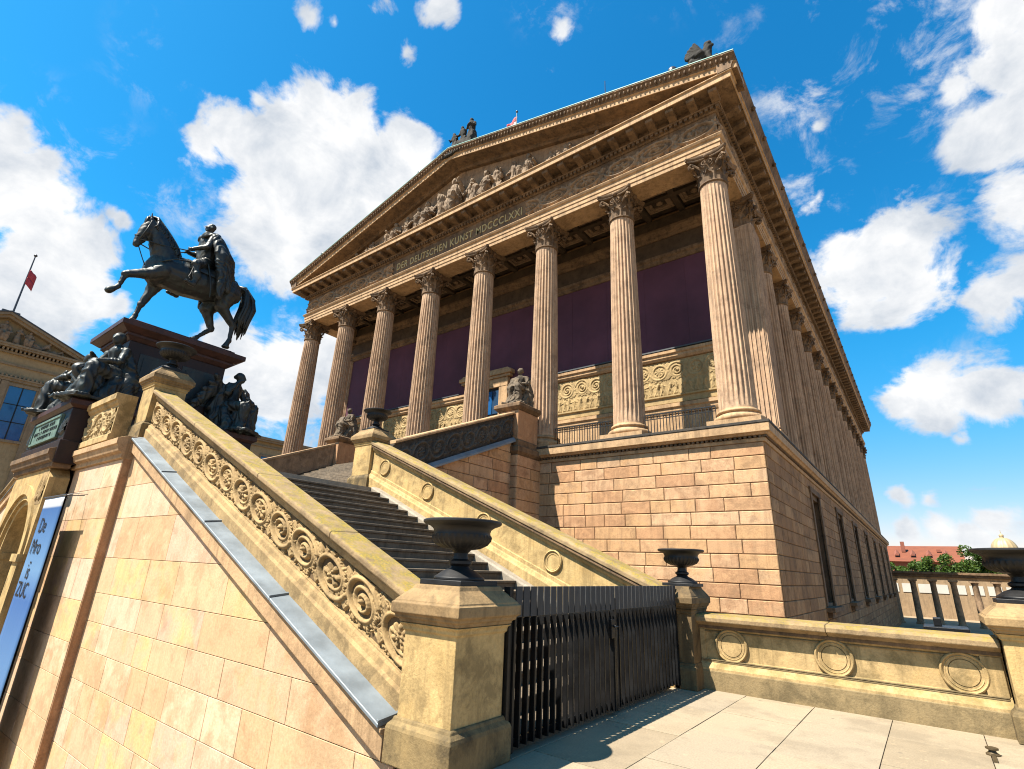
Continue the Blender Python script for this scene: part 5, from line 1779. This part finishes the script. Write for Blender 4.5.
m.tube([H(5.35, 10.35, .50), H(5.52, 9.70, .64), H(5.58, 9.25, .64)], [.03, .028, .015], 8)
m.build('sabre', M['bronze'], rider, smooth=60)
# ------------------------------------------------------------------ ground and terrace
m = MB(); m.quad((-900, -900, GZ), (900, -900, GZ), (900, 1500, GZ), (-900, 1500, GZ))
o = m.build('ground', M['soil'], None); tag(o, kind='structure')
m = MB()
m.box(-3.48, 9, -7, 9.4, GZ, -.03)
o = m.build('terrace_base', M['joint'], None); tag(o, kind='structure')
m = MB(); r = random.Random(6)
x = -4.22
cols = [-4.2, -3.33, -2.45, -1.56, -.68, .20, 1.08, 1.97, 2.85, 3.74, 5.5, 7.3, 9]
for ci in range(len(cols)-1):
    y = -7+r.uniform(0, .8)
    while y < 9.4:
        l = r.uniform(.85, 1.5)
        y2 = min(y+l, 9.4)
        if not (cols[ci] < -3.5 and False):
            xa = max(cols[ci], -3.46); m.cur = r.random()
            zt = r.uniform(-.003, .003)
            m.box(xa+.004, cols[ci+1]-.004, y+.004, y2-.004, -.06, zt)
        y = y2
o = m.build('pavement', M['paving'], None, bevel=.006); tag(o, kind='structure')

m = MB()
m.lathe([(.06, 0), (.06, .012), (.05, .02), (.035, .03), (.03, .045), (.055, .055), (.055, .07), (.02, .078), (.001, .078)], 20)
m.box(-.018, .018, -.32, -.05, .004, .022)
o = m.build('gate_stop', M['brass'], None, smooth=40, local=True); o.location = (.22, 8.15, .0); tag(o, 'small weathered brass floor stop in the paving before the right pedestal', 'floor stop')
# black cabinet behind the balustrade
t = thing('black_cabinet', 'black flat-topped metal cabinet with a small box on it behind the balustrade', 'cabinet', (.08, 11.3, GZ))
m = MB(); m.box(-.24, .24, -.3, .3, 0, 3.36); m.build('body', M['iron'], t, local=True, bevel=.01)
m = MB(); m.box(-.28, .28, -.34, .34, 3.36, 3.44); m.build('lid', M['iron'], t, local=True, bevel=.01)
m = MB(); m.box(-.14, -.04, -.1, .1, 3.44, 3.56); m.build('small_box', M['iron'], t, local=True, bevel=.01)

# ------------------------------------------------------------------ the ochre museum on the left
NX = -70.0
ne = thing('ochre_palace', 'ochre stuccoed neighbouring palace with relief gable and tall dark windows', 'building', (NX-8, 6.4, GZ))
GC, GHW = 6.5, 7.0
def nb(m, name, mat, par=None, **k): return m.build(name, M[mat], par or ne, **k)
m = MB(); m.box(NX-16, NX, GC-GHW+.4, GC+GHW-.4, GZ, 20.4); m.box(NX-18, NX-1.5, GC+GHW-1, 75, GZ, 17.4); m.box(NX-18, NX-1.5, -60, GC-GHW+1, GZ, 17.4)
nb(m, 'wall', 'neues')
def ybar(m, x, o, y0, y1, z0, z1): m.box(x-.5, x+o, y0, y1, z0, z1)
m = MB()
for o, z0, z1 in ((.18, 17.35, 17.6), (.30, 17.6, 17.75), (.15, 18.9, 19.1), (.32, 20.05, 20.25), (.75, 20.55, 20.75), (.85, 20.75, 20.95)):
    ybar(m, NX, o, GC-GHW+.4-o, GC+GHW-.4+o, z0, z1)
for s in ((GC+GHW, 75), (-60, GC-GHW)):
    for o, z0, z1 in ((.2, 16.3, 16.5), (.6, 17.0, 17.25), (.75, 17.25, 17.6)): ybar(m, NX-1.5, o, s[0], s[1], z0, z1)
nb(m, 'cornice', 'neues_trim')
m = MB()
y = GC-GHW+.4
while y < GC+GHW-.4:
    m.box(NX, NX+.55, y, y+.16, 20.25, 20.54); m.box(NX, NX+.3, y, y+.16, 17.76, 17.95); y += .33
nb(m, 'dentils', 'neues_trim')
m = MB(); AP = 24.05
for s in (-1, 1):
    for o, d0, d1 in ((.62, -.55, -.25), (.85, -.25, .0)):
        m.loft([[(NX-.5, y, z+d0), (NX+o, y, z+d0), (NX+o, y, z+d1), (NX-.5, y, z+d1)] for y, z in ((GC+s*(GHW+.35), 21.15), (GC, AP))])
nb(m, 'gable_moulding', 'neues_trim')
m = MB(); m.loft([[(x, GC-GHW, 20.9), (x, GC+GHW, 20.9), (x, GC, AP-.3)] for x in (NX-15.5, NX-.05)]); nb(m, 'gable', 'neues')
m = MB()
for s in (-1, 1): m.loft([[(NX-16, y, z), (NX+.9, y, z), (NX+.9, y, z+.12), (NX-16, y, z+.12)] for y, z in ((GC+s*(GHW+.45), 21.14), (GC, AP+.02))])
m.box(NX-1.4, NX+.3, GC-.7, GC+.7, AP-.1, AP+.25)
nb(m, 'roof', 'lead')
m = MB(); r9 = random.Random(77)
for sx in (-1, 1):
    for dx, pose, f in ((.0, 'sit', .85), (1.1, 'stand', .85), (2.0, 'sit', .95), (3.1, 'lie', 1.3), (4.5, 'lie', 1.5)):
        if dx == 0 and sx < 0: continue
        av = (AP-.3-20.95)*(1-dx/GHW)-.25
        B = MB(); person_blob(B, 0, 0, 0, av*f, ('lie+' if sx < 0 else 'lie-') if pose == 'lie' else pose, r9)
        m.add(B, Matrix.Translation((NX+.28, GC+sx*dx, 20.97)) @ Matrix.Rotation(pi/2, 4, 'Z'))
me = fuse(m, .06, 2, .03, 4, .3, 2); me.transform(Matrix.Translation(-WORLD[ne.name])); add_mesh(me, 'gable_figures', M['tympanum'], ne)
def nwin(x, y, z0, z1, w):
    f = MB()
    for a, b in ((y-w-.14, y-w), (y+w, y+w+.14)): f.box(x-.05, x+.10, a, b, z0, z1)
    f.box(x-.05, x+.16, y-w-.2, y+w+.2, z1, z1+.28); f.box(x-.05, x+.22, y-w-.2, y+w+.2, z0-.25, z0)
    fr = f.build('window', M['neues_trim'], ne)
    g = MB(); g.box(x+.01, x+.03, y-w, y+w, z0, z1); g.build('pane', M['glass_blue'], fr)
    b = MB()
    for u in (-.03, ): b.box(x+.03, x+.06, y-.05, y+.05, z0, z1)
    for q in (.33, .66): b.box(x+.03, x+.06, y-w, y+w, z0+(z1-z0)*q-.04, z0+(z1-z0)*q+.04)
    b.build('glazing_bar', M['iron'], fr)
for y in (GC-4.2, GC-1.2+.0, GC+2.95):
    nwin(NX, y+.0, 11.6, 16.9, 1.05)
m = MB()
for y in (GC-6, GC-2.7, GC+.9, GC+1.45, GC+4.45, GC+6.0): m.box(NX, NX+.18, y-.3, y+.3, GZ, 17.3)
nb(m, 'pilasters', 'neues_trim')
for i in range(9): nwin(NX-1.5, GC+GHW+4+i*6.5, 9, 15, 1.3)
flagpole((NX-.5, 6.7, AP+.2), 6.9, .09, 'flagpole with drooping red flag on top of the ochre palace gable', 'flagpole', (1.1, 1.7, 5.2, radians(80)), 0, ['flag_red', 'flag_red'])

# ------------------------------------------------------------------ behind the court on the right
CYD = 76.0
co = thing('court_colonnade', 'low sandstone colonnade with plain columns closing the court behind the balustrade', 'colonnade', (10, CYD, GZ))
px = [-12+1.75*i for i in range(37)]
for i, x in enumerate(px):
    m = MB()
    m.lathe([(.42, 0), (.42, .12), (.34, .2), (.31, .3), (.29, 2.5), (.26, 4.15), (.30, 4.2), (.30, 4.25), (.28, 4.28), (.38, 4.4)], 20)
    m.box(-.42, .42, -.42, .42, 4.4, 4.55)
    if i == 0: proto = m.build('column', M['frieze'], co, smooth=40, local=True); c = proto
    else:
        c = proto.copy(); COL.objects.link(c); c.parent = co
    c.location = (x-10, 0, 0)
m = MB(); m.box(-13, 52, CYD-.35, CYD+.35, GZ+4.56, GZ+4.85); 
m.build('entablature', M['trim'], co, bevel=.02)
m = MB(); m.box(-13, 52, CYD-.6, CYD+.6, GZ+4.86, GZ+5.1); m.box(-13, 52, CYD-.75, CYD+.75, GZ+5.11, GZ+5.36)
m.build('cornice', M['dark_trim'], co, bevel=.03)
m = MB(); m.box(-13, 52, CYD+16.0, CYD+16.4, GZ, GZ+4.9)
bw = m.build('back_wall', M['plain_wall'], co)
m = MB()
for x in px[::1]: m.box(x+.2, x+1.55, CYD+15.93, CYD+16.0, GZ+3.0, GZ+4.1)
m.build('white_panel', M['pale'], bw)

# brick hall with a long red roof
b = thing('brick_hall', 'long brick hall with red tiled roof beyond the trees on the right', 'building', (-10, 165, GZ))
m = MB(); m.box(-60, 7.0, 160, 178, GZ, 6.8); m.build('wall', M['brickwork'], b)
m = MB(); m.loft([[(x, 159, 6.6), (x, 179, 6.6), (x, 169, 10.6)] for k, x in enumerate((-60, 7.4))]); rf = m.build('roof', M['roof_red'], b)
m = MB(); 
for x in (-3.8, 3.0): m.box(x-.4, x+.4, 164.5, 165.6, 9.0, 11.4 if x < 0 else 9.6)
m.build('chimney', M['brickwork'], rf)
m = MB()
for i in range(12): 
    x = -30+i*3.1; m.loft([[(x-.5, y, z), (x+.5, y, z), (x, y, z+.6)] for y, z in ((161.2, 8.0), (163.6, 8.9))])
m.build('dormer', M['brickwork'], rf)
# gilded dome
t = thing('domed_church', 'pale gilded ribbed dome with lantern above the treetops at the right edge', 'church', (27, 300, GZ))
m = MB(); m.box(-9, 9, -9, 9, 0, 12); m.build('wall', M['pale'], t, local=True)
m = MB(); m.lathe([(4.6, 12), (4.6, 17.2), (4.9, 17.4), (4.9, 17.9)], 32); m.build('drum', M['pale'], t, local=True, smooth=40)
m = MB()
pr = [(4.3*cos(a)**.9, 17.9+5.6*sin(a)) for a in [radians(88*k/14) for k in range(15)]]
m.lathe(pr, 96, mod=lambda a, j: 1+.035*(abs(sin(a*8))**6)); d = m.build('dome', M['dome_gold'], t, local=True, smooth=50)
m = MB(); m.lathe([(.7, 23.3), (.7, 24.2), (.9, 24.3), (.5, 24.8), (.12, 25.2), (.05, 26.6)], 16); m.build('lantern', M['dome_gold'], d, local=True, smooth=40)
t = thing('lattice_spire', 'slim blue-grey steel lattice mast right of the gilded dome', 'mast', (36.5, 300, GZ))
m = MB()
for q in range(7):
    z = 8+q*2.8; s = 1.5-.16*q; s2 = s-.16
    for a, b_ in (((-s, -s), (s2, -s2)), ((s, -s), (-s2, -s2)), ((-s, s), (-s2, s2)), ((s, s), (s2, s2))):
        m.tube([(a[0], a[1], z), (b_[0], b_[1], z+2.8)], .16, 4)
for sx in (-1, 1):
    for sy in (-1, 1): m.tube([(sx*1.9, sy*1.9, 0), (sx*.3, sy*.3, 28)], .2, 4)
m.build('lattice', M['zinc'], t, local=True)

# trees in front of the hall
def tree(x, y, h, cr, seed, label, mat='leaf', n=9000):
    r = random.Random(seed)
    t = thing('linden_tree', label, 'tree', (x, y, GZ), 0, 'trees behind the colonnade')
    m = MB()
    m.tube([(0, 0, 0), (.05, .02, h*.3), (.0, .1, h*.55), (.1, 0, h*.8)], [.32, .25, .17, .06], 8)
    for k in range(7):
        a = 2*pi*k/7+r.random(); z = h*(.35+.06*k)
        m.tube([(0, 0, z), (cos(a)*cr*.35, sin(a)*cr*.35, z+h*.1), (cos(a)*cr*.7, sin(a)*cr*.7, z+h*.18)], [.12, .08, .03], 6)
    m.build('trunk', M['bark'], t, local=True, smooth=60)
    m = MB()
    cl = [(r.gauss(0, cr*.45), r.gauss(0, cr*.45), h*.66+r.gauss(0, h*.15), r.uniform(.16, .36)*cr) for _ in range(38)]
    for i in range(n):
        cx, cy, cz, rr = r.choice(cl)
        d = Vector((r.gauss(0, 1), r.gauss(0, 1), r.gauss(0, 1))).normalized()*rr*r.uniform(.55, 1.05)
        p = Vector((cx, cy, cz))+d
        a = Vector((r.gauss(0, 1), r.gauss(0, 1), r.gauss(0, .6))).normalized(); b = a.cross(Vector((r.gauss(0, 1), r.gauss(0, 1), r.gauss(0, 1)))).normalized()
        s = r.uniform(.09, .20)
        m.cur = r.random()
        m.quad(p-a*s, p+b*s*.7, p+a*s, p-b*s*.7)
    m.build('crown', M[mat], t, local=True, fix=False)
tree(-6.5, 100, 7.7, 2.6, 1, 'round green tree nearest the museum side wall, in front of the red roof')
tree(-2.6, 102, 7.4, 2.4, 2, 'low dark green tree second from the museum wall')
tree(1.0, 100, 7.6, 2.4, 3, 'middle green tree below the red roof')
tree(4.6, 101, 8.9, 2.8, 4, 'taller bright green tree at the right end of the red roof')
tree(9.2, 103, 8.3, 2.9, 5, 'leafy green tree to the left of the gilded dome', n=10000)
tree(14.0, 101, 8.3, 2.9, 6, 'green tree in front of the gilded dome', n=10000)
tree(19.0, 103, 8.6, 3.2, 7, 'green tree at the right picture edge behind the urn', n=10000)
tree(-10.0, 102, 7.8, 2.6, 8, 'green tree half hidden by the museum side wall', 'leaf2')

# ------------------------------------------------------------------ light, sky, camera
SUN = Vector((-.29, -.55, 1.0)).normalized()
el = math.asin(SUN.z); az = atan2(SUN.x, SUN.y)
l = bpy.data.lights.new('sun', 'SUN'); l.energy = 5.0; l.angle = radians(.53); l.color = (1.0, .92, .80)
lo = bpy.data.objects.new('sun', l); COL.objects.link(lo); lo.location = (0, 0, 60)
lo.rotation_euler = (-SUN).to_track_quat('-Z', 'Y').to_euler()

w = bpy.data.worlds.new('World'); scene.world = w; w.use_nodes = True
nt = w.node_tree; n = nt.nodes; L = nt.links; n.clear()
out = n.new('ShaderNodeOutputWorld'); bg = n.new('ShaderNodeBackground'); L.new(bg.outputs[0], out.inputs[0])
sky = n.new('ShaderNodeTexSky'); sky.sky_type = 'NISHITA'; sky.sun_disc = False
sky.sun_elevation = el; sky.sun_rotation = az; sky.air_density = 1.0; sky.dust_density = .6; sky.ozone_density = 2.5
tc = n.new('ShaderNodeTexCoord')
nrm = n.new('ShaderNodeVectorMath'); nrm.operation = 'NORMALIZE'; L.new(tc.outputs['Generated'], nrm.inputs[0]); D = nrm.outputs[0]
def N(kind, **kw):
    x = n.new(kind)
    for k, v in kw.items(): setattr(x, k, v)
    return x
def mth(op, a, b=None, c=None, clamp=False):
    x = N('ShaderNodeMath', operation=op, use_clamp=clamp)
    for i, v in enumerate((a, b, c)):
        if v is None: continue
        if isinstance(v, (int, float)): x.inputs[i].default_value = v
        else: L.new(v, x.inputs[i])
    return x.outputs[0]
def nz(scale, detail, rough, off=(0, 0, 0), dist=0.0, src=None):
    mp = N('ShaderNodeMapping'); mp.inputs['Location'].default_value = off; mp.inputs['Scale'].default_value = (1, 1, 1.25); L.new(src or D, mp.inputs[0])
    x = N('ShaderNodeTexNoise'); x.inputs['Scale'].default_value = scale; x.inputs['Detail'].default_value = detail; x.inputs['Roughness'].default_value = rough; x.inputs['Distortion'].default_value = dist
    L.new(mp.outputs[0], x.inputs['Vector']); return x.outputs[0]
# warp the direction a little so that the cloud bodies are not round
CL = [(-0.715, 0.334, 0.614, 0.125), (-0.746, 0.238, 0.621, 0.057), (-0.655, 0.372, 0.658, 0.082), (-0.609, 0.443, 0.658, 0.069), (-0.76, 0.346, 0.55, 0.112), (-0.714, 0.423, 0.558, 0.101), (-0.78, 0.207, 0.591, 0.042), (-0.653, 0.454, 0.605, 0.076), (-0.706, 0.233, 0.669, 0.028), (-0.842, 0.443, 0.307, 0.102), (-0.869, 0.36, 0.34, 0.058), (-0.793, 0.479, 0.377, 0.053), (-0.895, 0.05, 0.444, 0.07), (-0.914, 0.1, 0.392, 0.071), (-0.871, 0.018, 0.491, 0.038), (-0.92, 0.15, 0.362, 0.047), (-0.941, 0.091, 0.325, 0.074), (-0.913, 0.19, 0.362, 0.022), (-0.589, 0.236, 0.773, 0.024), (-0.574, 0.265, 0.774, 0.018), (-0.52, 0.303, 0.799, 0.018), (-0.453, 0.364, 0.814, 0.022), (-0.319, 0.506, 0.801, 0.018), (-0.516, 0.36, 0.777, 0.012), (-0.356, 0.522, 0.775, 0.015), (0.166, 0.802, 0.573, 0.053), (0.143, 0.773, 0.618, 0.03), (0.2, 0.753, 0.626, 0.053), (0.186, 0.853, 0.488, 0.043), (0.191, 0.719, 0.669, 0.042), (0.022, 0.888, 0.459, 0.081), (-0.011, 0.866, 0.501, 0.04), (0.053, 0.906, 0.419, 0.054), (0.138, 0.911, 0.39, 0.041), (0.169, 0.902, 0.396, 0.035), (0.05, 0.961, 0.273, 0.059), (0.11, 0.958, 0.264, 0.054), (-0.001, 0.961, 0.277, 0.028), (0.144, 0.954, 0.264, 0.036), (0.025, 0.997, 0.073, 0.023), (0.092, 0.992, 0.088, 0.026), (-0.014, 0.992, 0.122, 0.019), (0.021, 0.993, 0.118, 0.013), (0.076, 0.978, 0.195, 0.013), (0.061, 0.996, 0.061, 0.024), (-0.017, 0.997, 0.069, 0.021), (-0.401, 0.875, -0.27, 0.055), (-0.869, 0.158, 0.468, 0.016), (-0.016, 0.756, 0.654, 0.01), (-0.045, 0.824, 0.565, 0.021)]
def mask(src):
    acc = None
    for x, y, z, r in CL:
        d = N('ShaderNodeVectorMath', operation='DISTANCE'); L.new(src, d.inputs[0]); d.inputs[1].default_value = (x, y, z)
        v = mth('SUBTRACT', 1.0, mth('DIVIDE', d.outputs['Value'], r*1.32))
        v = mth('MULTIPLY', v, min(1.0, .20+r*11))
        acc = v if acc is None else mth('MAXIMUM', acc, v)
    return acc
nw = n.new('ShaderNodeTexNoise'); nw.inputs['Scale'].default_value = 7; nw.inputs['Detail'].default_value = 2; L.new(D, nw.inputs['Vector'])
wv = N('ShaderNodeVectorMath', operation='SUBTRACT'); L.new(nw.outputs[1], wv.inputs[0]); wv.inputs[1].default_value = (.5, .5, .5)
ws = N('ShaderNodeVectorMath', operation='SCALE'); L.new(wv.outputs[0], ws.inputs[0]); ws.inputs['Scale'].default_value = .05
wa = N('ShaderNodeVectorMath', operation='ADD'); L.new(D, wa.inputs[0]); L.new(ws.outputs[0], wa.inputs[1])
mk = mask(wa.outputs[0])
f1 = nz(9, 9, .60, dist=.35); f2 = nz(26, 5, .6, (3, 1, 2))
dens = mth('ADD', mth('MULTIPLY', mk, 1.55), mth('ADD', mth('MULTIPLY', mth('SUBTRACT', f1, .5), 2.5), mth('MULTIPLY', mth('SUBTRACT', f2, .5), .5)))
# unseen clouds added behind the camera to whiten the ambient light
far = mth('SUBTRACT', nz(2.2, 6, .55, (5, 2, 7)), .60)
back = N('ShaderNodeVectorMath', operation='DOT_PRODUCT'); L.new(D, back.inputs[0]); back.inputs[1].default_value = (.578, -.745, -.333)
dens = mth('MAXIMUM', dens, mth('ADD', mth('MULTIPLY', far, 4.0), mth('MULTIPLY', mth('SUBTRACT', back.outputs['Value'], .25), 1.2)))
sz = N('ShaderNodeSeparateXYZ'); L.new(D, sz.inputs[0])
band = N('ShaderNodeMapRange', interpolation_type='SMOOTHSTEP'); L.new(sz.outputs[2], band.inputs[0]); band.inputs[1].default_value = .13; band.inputs[2].default_value = .02
dens = mth('ADD', dens, mth('MULTIPLY', band.outputs[0], .40))
cov = N('ShaderNodeMapRange', interpolation_type='SMOOTHSTEP'); L.new(dens, cov.inputs[0]); cov.inputs[1].default_value = .14; cov.inputs[2].default_value = .56
wmask = N('ShaderNodeMapRange', interpolation_type='SMOOTHSTEP'); L.new(nz(2.6, 2, .5, (1, 4, 2)), wmask.inputs[0]); wmask.inputs[1].default_value = .46; wmask.inputs[2].default_value = .62
wisp = N('ShaderNodeMapRange', interpolation_type='SMOOTHSTEP'); L.new(nz(11, 9, .66, (2, 2, 9), .35), wisp.inputs[0]); wisp.inputs[1].default_value = .50; wisp.inputs[2].default_value = .72
covf = mth('MAXIMUM', cov.outputs[0], mth('MULTIPLY', mth('MULTIPLY', wisp.outputs[0], wmask.outputs[0]), .75))
# modelling inside the cloud: thicker, lower parts are greyer
sh = mth('SUBTRACT', nz(7, 7, .6, (-.02, -.03, .055), .35), f1)
shade = N('ShaderNodeMapRange'); L.new(mth('ADD', mth('MULTIPLY', sh, 1.4), mth('MULTIPLY', mth('SUBTRACT', nz(5, 6, .6, (7, 3, 1)), .5), .9)), shade.inputs[0]); shade.inputs[1].default_value = -.34; shade.inputs[2].default_value = .25
cr = N('ShaderNodeMix', data_type='RGBA'); L.new(shade.outputs[0], cr.inputs[0]); cr.inputs[6].default_value = (.58, .64, .72, 1); cr.inputs[7].default_value = (1.0, 1.0, 1.0, 1)
cb = N('ShaderNodeVectorMath', operation='SCALE'); L.new(cr.outputs[2], cb.inputs[0]); cb.inputs['Scale'].default_value = CLOUD_B
# sky colour: deeper, more saturated blue
hs_ = N('ShaderNodeHueSaturation'); hs_.inputs['Saturation'].default_value = 1.35; hs_.inputs['Value'].default_value = 1.0; L.new(sky.outputs[0], hs_.inputs['Color'])
tint = N('ShaderNodeMix', data_type='RGBA', blend_type='MULTIPLY'); tint.inputs[0].default_value = 1; L.new(hs_.outputs[0], tint.inputs[6]); sxyz = N('ShaderNodeSeparateXYZ'); L.new(D, sxyz.inputs[0])
hz = N('ShaderNodeMapRange', interpolation_type='SMOOTHSTEP'); L.new(sxyz.outputs[2], hz.inputs[0]); hz.inputs[1].default_value = -.02; hz.inputs[2].default_value = .42
tm_ = N('ShaderNodeMix', data_type='RGBA'); L.new(hz.outputs[0], tm_.inputs[0]); tm_.inputs[6].default_value = SKY_H; tm_.inputs[7].default_value = SKY_T; L.new(tm_.outputs[2], tint.inputs[7])
mx = N('ShaderNodeMix', data_type='RGBA'); L.new(covf, mx.inputs[0]); L.new(tint.outputs[2], mx.inputs[6]); L.new(cb.outputs[0], mx.inputs[7])
L.new(mx.outputs[2], bg.inputs[0]); bg.inputs[1].default_value = SKY_S
try: w.cycles.sampling_method = 'MANUAL'; w.cycles.sample_map_resolution = 512
except Exception: pass

cam = bpy.data.cameras.new('camera'); co_ = bpy.data.objects.new('camera', cam); COL.objects.link(co_)
cam.sensor_width = 36; cam.lens = 18.2099; cam.clip_end = 3000; cam.clip_start = .05
R3 = Matrix(((0.79796, 0.172123, 0.577609), (0.601508, -0.287912, -0.745181), (0.038037, 0.942062, -0.333276)))
co_.matrix_world = Matrix.Translation((0, 0, 1.65)) @ R3.to_4x4()
scene.camera = co_
scene.render.resolution_x, scene.render.resolution_y = 1024, 769
vs = scene.view_settings; scene.display_settings.display_device = 'sRGB'
vs.view_transform = 'Standard'; vs.look = 'None'; vs.exposure = EXPO; vs.gamma = 1
scene.render.engine = 'CYCLES'
cy = scene.cycles
cy.use_denoising = True; cy.filter_width = 1.1; cy.max_bounces = 6; cy.diffuse_bounces = 4; cy.glossy_bounces = 3; cy.transmission_bounces = 2
try: cy.denoiser = 'OPENIMAGEDENOISE'
except Exception: pass
